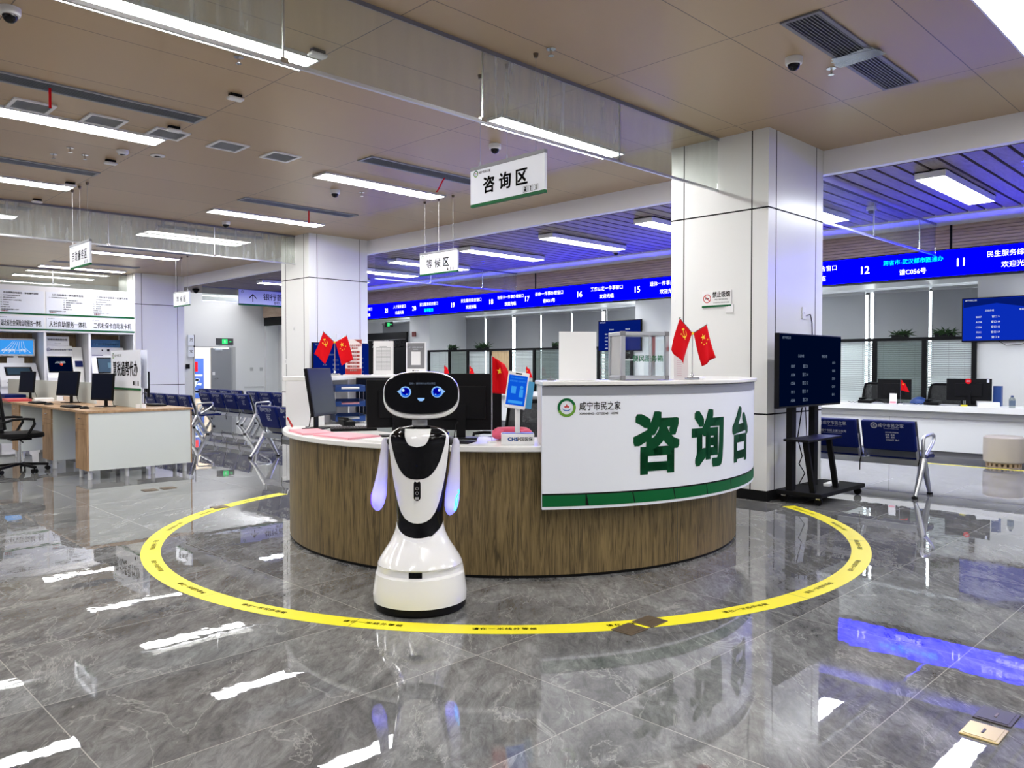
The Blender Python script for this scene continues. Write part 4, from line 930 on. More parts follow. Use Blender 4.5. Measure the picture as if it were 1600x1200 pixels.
def list_lines(t, b, M, w=0.15, h=0.26, n=14, m_=None, y=-0.0032, x0=0.0, z0=0.0):
    m = MB()
    for i in range(n): m.rect((x0, y, z0 + h * (0.9 - 0.8 * i / n)), w * (0.78 if i else 0.4), h * 0.011)
    for s in (-.39, -.1, .2, .39): m.rect((x0 + s * w, y, z0 + h * 0.5), h * 0.006, h * 0.75)
    trm(m, M).obj('ruled_lines', m_ or LGREY, b)
card('blank_board', 'plain white sheet board standing on the sign counter, its back to us', polar(1.66, 239.5, ZC), rad(-33), 0.245, 0.30, PAPER)
def ruler(t, b, M):
    m = MB()
    for i in range(22): m.rect((-0.012, -0.0032, 0.02 + i * 0.0125), 0.034, 0.0016)
    trm(m, M).obj('print', mat('pink_print', (0.55, 0.2, 0.35), 0.5), b)
card('narrow_card', 'tall narrow white card with printed lines behind the crossed flags', polar(1.68, 268.0, ZC), rad(-40), 0.10, 0.29, PAPER, True, 0.05, extra=ruler)
def redposter(t, b, M):
    m = MB().box(-0.078, 0.078, -0.0034, -0.0022, 0.002, 0.055); trm(m, M).obj('red_border', REDP, b)
    m = MB()
    for k in range(6): m.box(-0.058, 0.058, -0.0042, -0.0035, 0.03 + k * 0.034, 0.03 + k * 0.034 + 0.021)
    m.flat([(0.0, 0.0), (0.075, -0.045), (0.075, 0.0)], (0.003, -0.0035, 0.328), (1, 0, 0), (0, 0, 1)); trm(m, M).obj('red_stripes', mat('brick_red', (0.36, 0.06, 0.05), 0.5), b)
    m = MB().text('咸宁市民之家服务', 0.019, (0, -0.0045, 0.272), bold=0.02).text('红黑公示', 0.02, (0, -0.0045, 0.247), bold=0.02); trm(m, M).obj('lettering', REDP, b)
    m = MB()
    for k, wd in enumerate(['投诉电话', '办事指南', '公示公告', '服务监督', '服务标准', '承诺事项']): m.text(wd, 0.016, (0, -0.005, 0.0405 + k * 0.034), bold=0.01)
    trm(m, M).obj('lettering', WINK, b)
card('red_notice', 'upright red and white printed notice on the rear shelf', polar(1.70, 106.8, ZR), rad(-52), 0.158, 0.33, PAPER, True, 0.04, extra=redposter)
card('list_sheet', 'upright white sheet with a ruled table on the rear shelf', polar(1.70, 93.5, ZR), rad(-50), 0.20, 0.325, PAPER, True, 0.03, extra=lambda t, b, M: list_lines(t, b, M, 0.18, 0.30, 20, GREY))
def qrb(t, b, M):
    m = MB().box(-0.088, 0.088, -0.0034, -0.0022, 0.055, 0.312); trm(m, M).obj('grey_field', mat('card_grey', (0.20, 0.20, 0.215), 0.5), b)
    trm(MB().box(-0.046, 0.046, -0.0042, -0.0035, 0.09, 0.225), M).obj('white_field', PAPER, b)
    trm(MB().text('咸宁市民之家好差评', 0.0165, (0, -0.0044, 0.268), bold=0.015).text('扫码评价', 0.012, (0, -0.0044, 0.247)), M).obj('lettering', WINK, b)
    trm(MB().text('好差', 0.02, (0.012, -0.0036, 0.03)).rect((-0.025, -0.0036, 0.03), 0.02, 0.02), M).obj('lettering', GREY, b)
card('rating_board', 'grey and white upright rating board behind the robot head', polar(1.70, 80.5, ZR), rad(-48), 0.20, 0.318, PAPER, True, 0.03, extra=qrb)
# aluminium and glass cabinet
t = thing('display_cabinet', 'small aluminium and glass cabinet with green lettering on the sign counter', 'cabinet', polar(1.69, 253.9, ZC + 0.003), rad(-31))
w, d, h = 0.148, 0.105, 0.305
fr = MB()
for sx in (-1, 1):
    for sy in (-1, 1): fr.box(sx * w - 0.013, sx * w + 0.013, sy * d - 0.013, sy * d + 0.013, 0.001, h)
for sy in (-1, 1):
    for z in (0.013, h - 0.013): fr.box(-w + .013, w - .013, sy * d - 0.013, sy * d + 0.013, z - .012, z + 0.012)
for sx in (-1, 1):
    for z in (0.013, h - 0.013): fr.box(sx * w - 0.013, sx * w + 0.013, -d + .013, d - .013, z - 0.012, z + 0.012)
fr.obj('cabinet_frame', ALU, t, bevel=0.003)
for sx in (-1, 1):
    for z in (0.013, h - 0.013): MB().cbox((sx * w, -d, z), (0.03, 0.03, 0.03)).obj('corner_cap', GREY, t, bevel=0.004)
gl = MB().box(-w + .014, 0.03, -d - 0.002, -d + 0.002, 0.026, h - 0.026).obj('glass_door', CLEAR, t); MB().box(0.0, w - .014, -d + 0.006, -d + 0.010, 0.026, h - 0.026).obj('glass_door', CLEAR, t)
MB().box(0.028, 0.034, -d - 0.004, -d + 0.004, 0.026, h - 0.026).obj('door_edge', ALU, t)
MB().box(-w - 0.002, -w + 0.002, -d + .014, d - .014, 0.026, h - 0.026).obj('side_panel', LGREY, t); MB().box(w - 0.002, w + 0.002, -d + .014, d - .014, 0.026, h - 0.026).obj('side_panel', CLEAR, t)
MB().box(-w + .014, w - .014, -d + 0.014, d - 0.014, h - 0.008, h - 0.003).obj('top_panel', STEELW, t); MB().box(-w + .014, w - .014, -d + 0.014, d - 0.014, 0.008, 0.014).obj('bottom_panel', STEELW, t)
MB().box(-w + .014, w - .014, -d + 0.02, d - 0.014, 0.125, 0.130).obj('glass_shelf', CLEAR, t); MB().box(-w + .014, 0.0, -d + 0.014, -d + 0.02, 0.122, 0.132).obj('shelf_edge', STEELW, t)
MB().text('便民服务箱', 0.042, (0.02, -d - 0.0035, 0.135), bold=0.02).obj('lettering', mat('green_film', (0.02, 0.22, 0.09), 0.5), t)
m = MB().sphere((-0.10, -0.04, 0.150), (0.026, 0.03, 0.0185), 12, 6).tube([(-0.10 + .02 * cos(a), -0.06 + .01 * sin(a), 0.160 + 0.004 * a) for a in [0, 1, 2, 3, 4, 5, 6]], 0.004, 6).box(-0.09, -0.08, -0.07, -0.06, 0.1385, 0.16)
o = m.obj('tool_bundle', MATTB); o.matrix_world = t.matrix_world
tag(o, 'small black tools bundled on the shelf inside the glass cabinet', 'tool'); o.location = t.location; o.rotation_euler = t.rotation_euler
t = thing('counter_clip', 'little grey clip base at the end of the sign counter', 'clip', polar(1.72, 233.0, ZC), rad(-35)); MB().box(-0.02, 0.02, -0.02, 0.02, 0.0002, 0.012).obj('base', GREY, t); MB().box(-0.004, 0.004, -0.004, 0.004, 0.012, 0.03).obj('post', GREY, t)

# ------------------------------------------------------------------ waiting benches (beam seats)
SATIN = mat('satin_steel', (0.50, 0.51, 0.53), 0.30, 1.0)
def make_bench(label, loc, rz, n, group='rows of blue waiting seats'):
    t = thing('waiting_bench', label, 'bench', loc, rz, group); P = 0.57; L = n * P
    MB().box(-L / 2 - 0.02, L / 2 + 0.02, -0.09, -0.02, 0.30, 0.36).obj('beam', ALU, t, bevel=0.004)
    def seat_profile(x0, x1, pts, th):
        m = MB(); vs = []
        for x in (x0, x1):
            for i, (y, z) in enumerate(pts): vs.append((x, y, z))
            for i, (y, z) in reversed(list(enumerate(pts))):
                a = pts[max(i - 1, 0)]; b = pts[min(i + 1, len(pts) - 1)]; d = Vector((b[0] - a[0], b[1] - a[1])).normalized(); vs.append((x, y - d.y * th, z + d.x * th))
        k = len(pts) * 2
        return m.add(vs, [tuple(range(k - 1, -1, -1)), tuple(range(k, 2 * k))] + [(i, (i + 1) % k, k + (i + 1) % k, k + i) for i in range(k)])
    for i in range(n):
        c = -L / 2 + P * (i + 0.5); a, b = c - 0.262, c + 0.262
        shell = seat_profile(a, b, [(0.42, 0.375), (0.38, 0.395), (0.15, 0.385), (0.02, 0.37), (-0.02, 0.40), (-0.05, 0.48), (-0.135, 0.75)], -0.010).obj('shell', BACKM, t, smooth=35)
        seat_profile(a + 0.008, b - 0.008, [(0.45, 0.38), (0.42, 0.402), (0.15, 0.397), (0.03, 0.386)], 0.045).obj('seat_pad', NAVY, t, bevel=0.012, smooth=35)
        bk = seat_profile(a + 0.002, b - 0.002, [(-0.046, 0.455), (-0.068, 0.52), (-0.105, 0.64), (-0.140, 0.755)], 0.05)
        bk.v = [(x, y - 0.022, z) for x, y, z in bk.v]
        bk = bk.obj('backrest', NAVY, t, bevel=0.016, smooth=35)
        nrm = Vector((0, -cos(rad(17)), -sin(rad(17)) * -1)); v = Vector((0, -sin(rad(17)), cos(rad(17)))); o = Vector((c, -0.1885, 0.665)) 
        def pt(dx, dz): return o + Vector((dx, 0, 0)) + v * dz + Vector((0, -0.0025, 0))
        m = MB(); emblem(m, pt(-0.125, 0.035), 0.032, (1, 0, 0), v, mono=True)
        m.text('咸宁市民之家', 0.044, pt(0.04, 0.038), (1, 0, 0), v, bold=0.01, sx=0.95); m.text('XIANNING  CITIZENS  HOME', 0.011, pt(0.04, 0.006), (1, 0, 0), v, bold=0.01)
        if i % 2 == (0 if n != 4 else 1):
            m.text('咸宁市民之家官网', 0.016, pt(-0.02, -0.035), (1, 0, 0), v, anchor='l')
            for k, w_ in enumerate(['政策  政务', '便民  服务', '交通出行  医疗']): m.text(w_, 0.02, pt(-0.02, -0.062 - 0.027 * k), (1, 0, 0), v, anchor='l')
        else: m.text('咸宁市民之家公众号', 0.03, pt(-0.11, -0.05), (1, 0, 0), v, anchor='l'); m.rect(pt(0.0, -0.075), 0.22, 0.002, (1, 0, 0), v)
        m.obj('lettering', WINK, bk)
        for s in (-1, 1): MB().bar((c + s * 0.255, -0.055, 0.33), (c + s * 0.255, -0.135, 0.60), 0.014, 0.02).obj('back_bracket', ALU, t)
        MB().tube([(c + 0.28, -0.07, 0.40), (c + 0.275, -0.11, 0.32), (c + 0.27, -0.10, 0.22)], 0.006, 6).obj('strap', MATTB, t)
    for s in (-1, 1):
        x = s * (L / 2 + 0.015)
        lg = MB()
        lg.tube([(x, -0.055, 0.37), (x, -0.09, 0.30), (x, -0.21, 0.10), (x, -0.275, 0.025)], [0.036, 0.034, 0.024, 0.018], 10); lg = lg.obj('leg', SATIN, t, smooth=50)
        MB().cyl((x, -0.28, 0.0003), (x, -0.28, 0.022), 0.028, n=14).obj('foot', MATTB, lg)
        l2 = MB().tube([(x, -0.055, 0.37), (x, 0.0, 0.28), (x, 0.10, 0.10), (x, 0.145, 0.025)], [0.036, 0.034, 0.024, 0.018], 10).obj('leg', SATIN, t, smooth=50)
        MB().cyl((x, 0.15, 0.0003), (x, 0.15, 0.022), 0.028, n=14).obj('foot', MATTB, l2)
        MB().tube([(x, -0.055, 0.36), (x, -0.05, 0.46), (x, -0.06, 0.56), (x, -0.03, 0.595), (x, 0.06, 0.60), (x, 0.22, 0.605), (x, 0.255, 0.59), (x, 0.255, 0.55), (x, 0.20, 0.50), (x, 0.02, 0.40)], 0.017, 10).obj('armrest', SATIN, t, smooth=50)
    return t
make_bench('blue waiting bench beside the standing screen, nearest the camera', (8.48, 2.72 + 1.14, 0), FX, 4)
make_bench('blue waiting bench partly hidden by the tall white panel of the reception desk', (5.45, 10.45 - 0.87, 0), FX, 3)
make_bench('blue waiting bench behind the end of the wooden office desk', (6.30, 14.75 + 1.16, 0), FX, 4)
make_bench('blue waiting bench of four seats in clear view before the grey door', (7.25, 14.3 + 1.16, 0), FX, 4)
make_bench('blue waiting bench glimpsed against the middle pillar, behind the clear row', (8.25, 13.6 + 1.45, 0), FX, 5)
make_bench('blue waiting bench farthest back, only its tops showing under the grey door', (8.35, 16.9 + 1.16, 0), FX, 4)

# ------------------------------------------------------------------ screens on trolleys and walls
ROWS = [('B007', '窗口 5'), ('A104', '窗口 14'), ('C056', '窗口 12'), ('F011', '窗口 17'), ('A084', '窗口 8')]
def queue_text(w, h, y, zc, m_, par, right=True):
    def put(*words):
        for st, k, x, z, an in words: MB().text(st, h * k, (x, y, z + zc), bold=0.01, anchor=an).obj('lettering', m_, par)
    put(('正在办理', 0.045, -w * 0.18, h * 0.2, 'c'), ('等候办理', 0.045, w * 0.2, h * 0.2, 'c')); put(('咸宁市民之家', 0.04, -w * 0.46, h * 0.44, 'l'))
    for i, (a, b) in enumerate(ROWS):
        z = h * (0.06 - 0.115 * i); put((a, 0.055, -w * 0.30, z, 'c'), (b, 0.055, -w * 0.11, z, 'c'))
        if right: put((('C071', 'G001', 'D031', 'G019', 'B011')[i], 0.05, w * 0.36, z + h * 0.05, 'c'))
def trolley_screen(label, cx, yscr, yb, w, z0, z1, scr, txt, base=True, group='queue screens'):
    t = thing('screen_trolley', label, 'screen', (cx, yscr, 0), F0, group); h = z1 - z0; zc = (z0 + z1) / 2; a = w / 2
    p = MB().box(-a, a, 0.004, 0.05, z0, z1).box(-a * .6, a * .6, 0.05, 0.08, z0 + 0.1, z1 - 0.15).obj('screen_panel', BLACK, t, bevel=0.004)
    q = MB().box(-a + 0.012, a - 0.012, 0.0, 0.0035, z0 + 0.018, z1 - 0.012).obj('display', scr, p)
    queue_text(w, h, -0.0015, zc, txt, q)
    if base:
        bx0, bx1 = 7.13 - cx, 8.15 - cx; y0, y1 = 3.16 - yscr, 3.60 - yscr
        MB().box(bx0, bx1, y0, y1, 0.075, 0.115).obj('base', MATTB, t, bevel=0.006)
        for x in (7.16 - cx, 7.64 - cx): MB().box(x, x + 0.085, 0.10, 0.16, 0.115, z0 + 0.3).obj('post', MATTB, t)
        MB().box(6.98 - cx, 7.72 - cx, -0.14, 0.10, 0.60, 0.622).obj('shelf', BLACK, t, bevel=0.004)
        for x, dx in ((7.06 - cx, 0.12), (7.56 - cx, 0.12)): MB().bar((x, -0.08, 0.60), (x + dx, -0.10, 0.115), 0.05, 0.03).obj('brace', MATTB, t)
        for x in (bx0 + 0.06, bx1 - 0.06):
            for y in (y0 + 0.05, y1 - 0.05):
                c = MB().cyl((x - 0.012, y, 0.037), (x + 0.012, y, 0.037), 0.0365, n=18).obj('caster', BLACK, t); MB().box(x - 0.018, x + 0.018, y - 0.02, y + 0.02, 0.055, 0.075).obj('caster_fork', CHROME, c)
        m = MB(); random.seed(3)
        MB().tube([(0.05, 0.12, 0.9), (0.0, 0.14, 0.6), (0.08, 0.13, 0.42), (-0.05, 0.10, 0.36), (0.12, 0.12, 0.25), (0.0, 0.12, 0.16), (0.2, 0.11, 0.13)], 0.006, 6).obj('cable', MATTB, t)
        MB().tube([(0.10, 0.11, 0.9), (0.16, 0.12, 0.55), (0.24, 0.10, 0.3), (0.16, 0.10, 0.16), (0.32, 0.1, 0.12)], 0.005, 6).obj('cable', MATTB, t)
        MB().cbox((0.45, 0.0, 0.13), (0.30, 0.06, 0.03), 0.1).obj('power_strip', WHITE, t, bevel=0.005)
    else:
        MB().box(-0.30, -0.22, 0.08, 0.13, 0.1, z1 - 0.2).obj('post', MATTB, t); MB().box(0.22, 0.30, 0.08, 0.13, 0.1, z1 - 0.2).obj('post', MATTB, t); MB().box(-0.45, 0.45, -0.15, 0.2, 0.03, 0.1).obj('base', MATTB, t)
        MB().box(-0.4, 0.4, -0.12, 0.17, 0.0003, 0.03).obj('caster', MATTB, t)
    return t
trolley_screen('dark queue screen on a black wheeled trolley beside the big pillar', 7.36, 3.36, 0, 1.33, 0.915, 1.60, SCRN, SCRG)
trolley_screen('bright blue queue screen standing in front of the middle pillar, behind the crossed flags', 7.50, 11.75, 0, 1.12, 1.02, 1.70, SCRD, SCRG, base=False)
o = MB().tube([(7.86, 3.652, 1.82), (7.92, 3.64, 1.83), (7.97, 3.645, 1.75), (7.98, 3.645, 1.62), (7.9, 3.64, 1.5), (7.88, 3.56, 1.3), (7.88, 3.53, 1.0)], 0.006, 6).obj('power_cable', MATTB); tag(o, 'black power cable from the wall outlet down behind the standing screen', 'cable')
def wall_plate(name, label, loc, rz, w, h, extra=None, m=WHITE, cat='socket'):
    t = thing(name, label, cat, loc, rz); MB().box(-w / 2, w / 2, -0.009, -0.0006, -h / 2, h / 2).obj('plate', m, t, bevel=0.002)
    if extra: extra(t)
    return t
def slots(t): MB().rect((-0.008, -0.0095, 0.0), 0.004, 0.014).rect((0.008, -0.0095, 0.0), 0.004, 0.014).obj('socket_slots', MATTB, t)
wall_plate('wall_socket', 'white power socket on the big pillar above the standing screen', (7.80, 3.658, 1.84), F0, 0.075, 0.12, slots)
wall_plate('wall_switch', 'white switch below the no smoking sign on the big pillar', (7.048, 4.06, 1.87), FX, 0.085, 0.085, lambda t: MB().rect((0, -0.0095, 0), 0.03, 0.05).obj('rocker', PAPER, t), cat='switch')
wall_plate('wall_switch', 'white switch on the middle pillar above the crossed flags', (7.62, 12.048, 1.82), F0, 0.085, 0.085, lambda t: MB().rect((0, -0.0095, 0), 0.03, 0.05).obj('rocker', PAPER, t), cat='switch')
wall_plate('wall_switch', 'small white switch on the shaded side of the middle pillar, upper one', (7.048, 12.55, 1.95), FX, 0.05, 0.09, lambda t: MB().rect((0, -0.0095, 0), 0.02, 0.05).obj('rocker', LGREY, t), cat='switch')
wall_plate('wall_switch', 'small white switch on the shaded side of the middle pillar, lower one', (7.048, 12.85, 1.38), FX, 0.05, 0.09, lambda t: MB().rect((0, -0.0095, 0), 0.02, 0.05).obj('rocker', LGREY, t), cat='switch')
t = thing('no_smoking_sign', 'small white no smoking sign with red symbol on the big pillar', 'sign', (7.048, 4.207, 1.98), FX)
b = MB().box(-0.165, 0.165, -0.009, -0.0006, -0.07, 0.075).obj('plate', WHITE, t, bevel=0.002); MB().box(-0.165, 0.165, -0.0092, -0.0006, -0.088, -0.0705).obj('green_strip', GREEN, t)
m = MB(); o = Vector((-0.105, -0.0098, 0.0)); m.add([tuple(o + Vector((r * cos(2 * pi * i / 28), 0, r * sin(2 * pi * i / 28)))) for i in range(28) for r in (0.036, 0.044)], [(2 * i, (2 * i + 2) % 56, (2 * i + 3) % 56, 2 * i + 1) for i in range(28)])
m.flat([(-.04, -.004), (.04, -.004), (.04, .004), (-.04, .004)], o + Vector((0, -.0006, 0)), (.7, 0, -.7), (.7, 0, .7)); m.obj('red_symbol', REDP, b)
MB().text('禁止吸烟', 0.062, (0.055, -0.0098, 0.035), bold=0.03, sx=0.80).text('NO SMOKING', 0.020, (0.055, -0.0098, -0.014), bold=0.02, space=1.2).text('公共场所禁止吸烟 请勿吸烟', 0.0145, (0.055, -0.0098, -0.046)).rect(o + Vector((0, -.0001, 0)), 0.045, 0.009).obj('lettering', INK, b)
def wall_screen(label, yc, z0, z1, w, scr):
    t = thing('wall_screen', label, 'screen', (13.52, yc, 0), FX, 'queue screens'); zc = (z0 + z1) / 2; h = z1 - z0
    p = MB().box(-w / 2, w / 2, 0.004, 0.05, z0, z1).obj('screen_panel', BLACK, t, bevel=0.003); MB().box(-0.2, 0.2, 0.05, 0.079, zc - 0.15, zc + 0.15).obj('bracket', BLACK, t)
    q = MB().box(-w / 2 + 0.015, w / 2 - 0.015, 0.0, 0.0035, z0 + 0.02, z1 - 0.015).obj('display', scr, p)
    MB().flat([(-.48 * w, .28 * h), (-.1 * w, .36 * h), (.2 * w, .26 * h), (.46 * w, .40 * h), (.46 * w, .47 * h), (-.48 * w, .47 * h)], (0, -0.0008, zc), (1, 0, 0), (0, 0, 1)).obj('header_wave', SCRD, q)
    queue_text(w, h, -0.0018, zc, SCRW, q, False)
    MB().tube([(-0.1, 0.03, z0 + 0.01), (0.0, 0.04, z0 - 0.06), (0.2, 0.03, z0 - 0.05), (0.35, 0.04, z0 + 0.01)], 0.005, 6).obj('cable', MATTB, t)
wall_screen('bright blue queue screen on the wall beneath number 11, at the photo edge', 3.22, 1.67, 2.34, 1.18, SCRB)
wall_screen('blue queue screen behind the glass cabinet, its lower half hidden', 10.42, 1.62, 2.28, 1.14, SCRD)

# ------------------------------------------------------------------ service counters
t = thing('service_counter', 'long white service counter running under the blue LED sign', 'counter', (12.1, 0, 0), FX)
MB().box(-18.2, -0.5, 0.0, 0.62, 0.655, 0.742).obj('counter_top', STONE, t, bevel=0.005)
MB().box(-18.2, -0.5, 0.10, 0.16, 0.56, 0.6545).obj('under_top_band', LGREY, t)  # light grey strip running just beneath the counter top
MB().box(-18.2, -0.5, 0.14, 0.20, 0.09, 0.56).obj('front_panel', STEELW, t)
MB().box(-18.2, -0.5, 0.2, 0.24, 0.0003, 0.09).obj('plinth', GREY, t)
mj = MB()
for k in range(1, 9): mj.box(-0.5 - k * 1.95 - 0.003, -0.5 - k * 1.95 + 0.003, 0.1385, 0.14, 0.09, 0.56)
mj.obj('panel_joint', GREY, t)
ZS = 0.7424
monitor('black monitor with red round sticker, back to us on the service counter', (12.42, 3.40, ZS), FX + pi + 0.1, 0.56, 0.31, 0.07, 0, None, 'monitors on the service counter')
t = thing('round_sticker', 'x', 'x'); bpy.data.objects.remove(t)
monitor('black monitor beside the little red flag on the service counter, back to us', (12.45, 4.42, ZS), FX + pi - 0.1, 0.50, 0.30, 0.06, 0, None, 'monitors on the service counter')
def small_flag(label, loc, h=0.32, group='small single red flags on the counters', rz=FX):
    t = thing('desk_flag', label, 'flag', loc, rz, group); MB().cyl((0, 0, 0.0003), (0, 0, 0.012), 0.03, n=16).obj('base', WHITE, t); MB().cyl((0, 0, 0.012), (0, 0, h), 0.003, n=8).obj('pole', CHROME, t)
    a = h * 0.42; ox = 0.004
    cl = MB().grid(8, 10, lambda q, r: (ox + (q * (0.10 * h / .32)) * (0.45 + 0.55 * r), 0.014 * sin(q * 8) * (h / .32), h - 0.004 - q * 0.05 - r * a * (1 - 0.15 * q))).obj('flag_cloth', RED, t, smooth=60); s_ = cl.modifiers.new('t', 'SOLIDIFY'); s_.thickness = 0.0012
    m = MB(); star(m, (ox + 0.028 * h / .32, -0.016, h - 0.05 * h / .32 - 0.01), 0.014 * h / .32, (1, 0, 0), (0, 0, 1)); m.obj('emblem', GOLD, cl); return t
small_flag('small red flag on the service counter beside a black monitor', (12.16, 4.22, ZS), 0.36)
small_flag('tiny red flag peeping out just above the robot head', (12.3, 14.77, ZS), 0.58); small_flag('tiny red flag between the robot head and the tall desk flag', (12.3, 13.85, ZS), 0.56); small_flag('tiny red flag behind the blank white sheet on the sign counter', (12.3, 12.0, ZS), 0.55)
small_flag('red flag on a pole behind the tablet stand', polar(1.64, 220.6, ZW), 0.55, rz=LOOK)
card('counter_card', 'small white card with pink foot standing on the service counter edge', (12.14, 4.32, ZS), FX, 0.10, 0.15, PAPER, True, 0.1, extra=lambda t, b, M: trm(MB().rect((0, -0.0032, 0.02), 0.085, 0.03), M).obj('pink_band', PINKP, b))
def phone(label, loc, rz, group=None):
    t = thing('desk_phone', label, 'phone', loc, rz, group); MB().cbox((0, 0, 0.034), (0.20, 0.17, 0.045), rx=0.12).obj('body', BLACK, t, bevel=0.008); MB().cbox((-0.06, 0, 0.07), (0.05, 0.19, 0.028), 0).obj('handset', BLACK, t, bevel=0.01)
    MB().tube([(-0.06, -0.1, 0.05)] + [(-0.06 - 0.03 * i + 0.012 * sin(i * 2.1), -0.13 + 0.012 * cos(i * 2.1), 0.012 + 0.01 * (i % 2)) for i in range(6)], 0.004, 6).obj('cord', MATTB, t)
phone('black desk phone beside the flagless end of the service counter', (12.2, 4.72, ZS), FX); phone('black desk phone and papers next to the stickered monitor', (12.22, 3.80, ZS), FX)
t = thing('cable_coil', 'coil of dark cable lying on the service counter beside the white card', 'cable', (12.18, 4.55, ZS), FX); MB().tube([(0.07 * cos(a * .7), 0.03 * sin(a * .7), 0.02 + 0.05 * abs(sin(a * .35))) for a in range(18)], 0.006, 6).obj('coil', MATTB, t); MB().tube([(0.07, 0, 0.02), (0.14, 0.05, 0.008), (0.2, 0.08, 0.007)], 0.006, 6).obj('tail', MATTB, t)
t = thing('water_bottle', 'clear bottle with dark label at the end of the service counter', 'bottle', (12.14, 2.80, ZS), FX); MB().lathe([(0, 0.0003), (0.036, 0.0003), (0.038, 0.02), (0.038, 0.115), (0.02, 0.14), (0.015, 0.145), (0, 0.145)], n=20).obj('bottle', GREENGL, t, smooth=40); MB().cyl((0, 0, 0.145), (0, 0, 0.165), 0.017, n=16).obj('cap', BLUEP, t); MB().lathe([(0.0386, 0.03), (0.0386, 0.10)], n=20).obj('wrapper', mat('slate_label', (0.12, 0.17, 0.25), 0.4), t)
sheet('sticky_pad', 'yellow sticky note pad on the service counter by the stickered monitor', (12.15, 3.38, ZS), 0.2, 0.06, 0.08, YELLOW, 0.02, 'notepad')
sheet('file_stack', 'pale pile of papers next to the stickered monitor on the service counter', (12.3, 3.12, ZS), 0.3, 0.2, 0.26, PAPER, 0.06, 'papers')
o = MB().box(12.52, 12.6, 3.02, 3.12, ZS + 0.0004, ZS + 0.28).obj('document_box', BLUEP); tag(o, 'upright blue document box behind the stickered monitor', 'box')
t = thing('folded_cloth', 'blue cloth thrown beside the little red flag on the service counter', 'cloth', (12.5, 4.08, ZS), FX); MB().sphere((0, 0, 0.005), (0.13, 0.07, 0.10), 14, 7, 0, 1).obj('cloth', BLUEP, t, smooth=60); MB().sphere((0.12, 0.01, 0.005), (0.09, 0.06, 0.06), 14, 7, 0, 1).obj('fold', BLUEP, t, smooth=60)
# red sticker belongs to the monitor nearest the photo edge
for ob in list(bpy.data.objects):
    if ob.get('label', '').startswith('black monitor with red round sticker'):
        pnl = [c for c in ob.children if c.name.startswith('panel')][0]
        MB().disc((-0.0, 0.0352, 0.345), 0.038, (-1, 0, 0), (0, 0, 1)).obj('red_sticker', RED, pnl); MB().text('减税', 0.026, (0, 0.036, 0.345), (-1, 0, 0), (0, 0, 1), bold=0.02).obj('lettering', WINK, pnl); MB().rect((-0.24, 0.0168, 0.35), 0.03, 0.045, (-1, 0, 0), (0, 0, 1)).obj('white_sticker', WINK, pnl)
def mesh_chair(label, loc, rz, group='staff chairs behind the counters', arms=True):
    t = thing('office_chair', label, 'chair', loc, rz, group)
    seat = MB().grid(10, 10, lambda a, b: (0, 0, 0)); s = MB()
    rings = [[(sq(2 * pi * i / 32, .25 * k, .245 * k, 4)[0], sq(2 * pi * i / 32, .25 * k, .245 * k, 4)[1], z) for i in range(32)] for k, z in ((.90, .425), (.99, .435), (1.0, .46), (.97, .485), (.85, .493))]
    s.loft(rings).obj('seat', MATTB, t, smooth=45)
    # back frame leans away (local -y is the back)
    def bp(u, v): return (u * (0.235 - 0.03 * v * v), -0.235 - 0.05 * v + 0.035 * (1 - u * u) * -1 + 0.03, 0.55 + 0.47 * v)
    MB().tube([bp(-1, 0), bp(-1, .35), bp(-1, .75), bp(-.95, .97), bp(-.7, 1.0), bp(0, 1.0), bp(.7, 1.0), bp(.95, .97), bp(1, .75), bp(1, .35), bp(1, 0), bp(.6, -.04), bp(0, -.05), bp(-.6, -.04)], 0.019, 8, closed=True).obj('back_frame', BLACK, t, smooth=50)
    mb = MB().grid(12, 12, lambda a, b: bp(2 * a - 1, b)); mb = mb.obj('back_mesh', MESHF, t, smooth=60)
    MB().bar((0, -0.235, 0.60), (0, -0.20, 0.42), 0.10, 0.025).obj('back_support', BLACK, t)
    MB().tube([bp(-.8, .28), bp(0, .25), bp(.8, .28)], 0.012, 6).obj('lumbar_bar', BLACK, t)
    if arms:
        for s_ in (-1, 1):
            x = s_ * 0.275
            MB().tube([(s_ * .22, -0.02, 0.425), (x, 0.02, 0.46), (x, 0.10, 0.60), (x, 0.09, 0.655), (x, 0.0, 0.665), (x, -0.12, 0.66), (s_ * .235, -0.235, 0.62)], 0.0165, 8).obj('armrest', BLACK, t, smooth=50)
    MB().cyl((0, 0, 0.09), (0, 0, 0.25), 0.03, n=16).cyl((0, 0, 0.25), (0, 0, 0.40), 0.016, n=16).obj('gas_lift', CHROME, t, smooth=40)
    MB().cbox((0, 0, 0.41), (0.2, 0.22, 0.03)).obj('mechanism', BLACK, t)
    MB().tube([(0.1, -0.02, 0.40), (0.24, -0.02, 0.38)], 0.009, 6).obj('lever', BLACK, t)
    for k in range(5):
        a = 2 * pi * k / 5 + 0.3; d = Vector((cos(a), sin(a), 0)); bs = MB().bar(d * 0.02 + Vector((0, 0, 0.10)), d * 0.31 + Vector((0, 0, 0.075)), 0.045, 0.03).obj('base_spoke', BLACK, t, bevel=0.006)
        c = d * 0.30; e = Vector((-d.y, d.x, 0)); MB().cyl(c + e * 0.012 + Vector((0, 0, .028)), c + e * 0.03 + Vector((0, 0, .028)), 0.0275, n=14).cyl(c - e * 0.03 + Vector((0, 0, .028)), c - e * 0.012 + Vector((0, 0, .028)), 0.0275, n=14).cyl(c + Vector((0, 0, .03)), c + Vector((0, 0, .07)), 0.009, n=8).obj('caster', BLACK, bs)
    return t
mesh_chair('black mesh office chair at the photo edge in front of the wooden office desk', (2.52, 11.15, 0), FX)
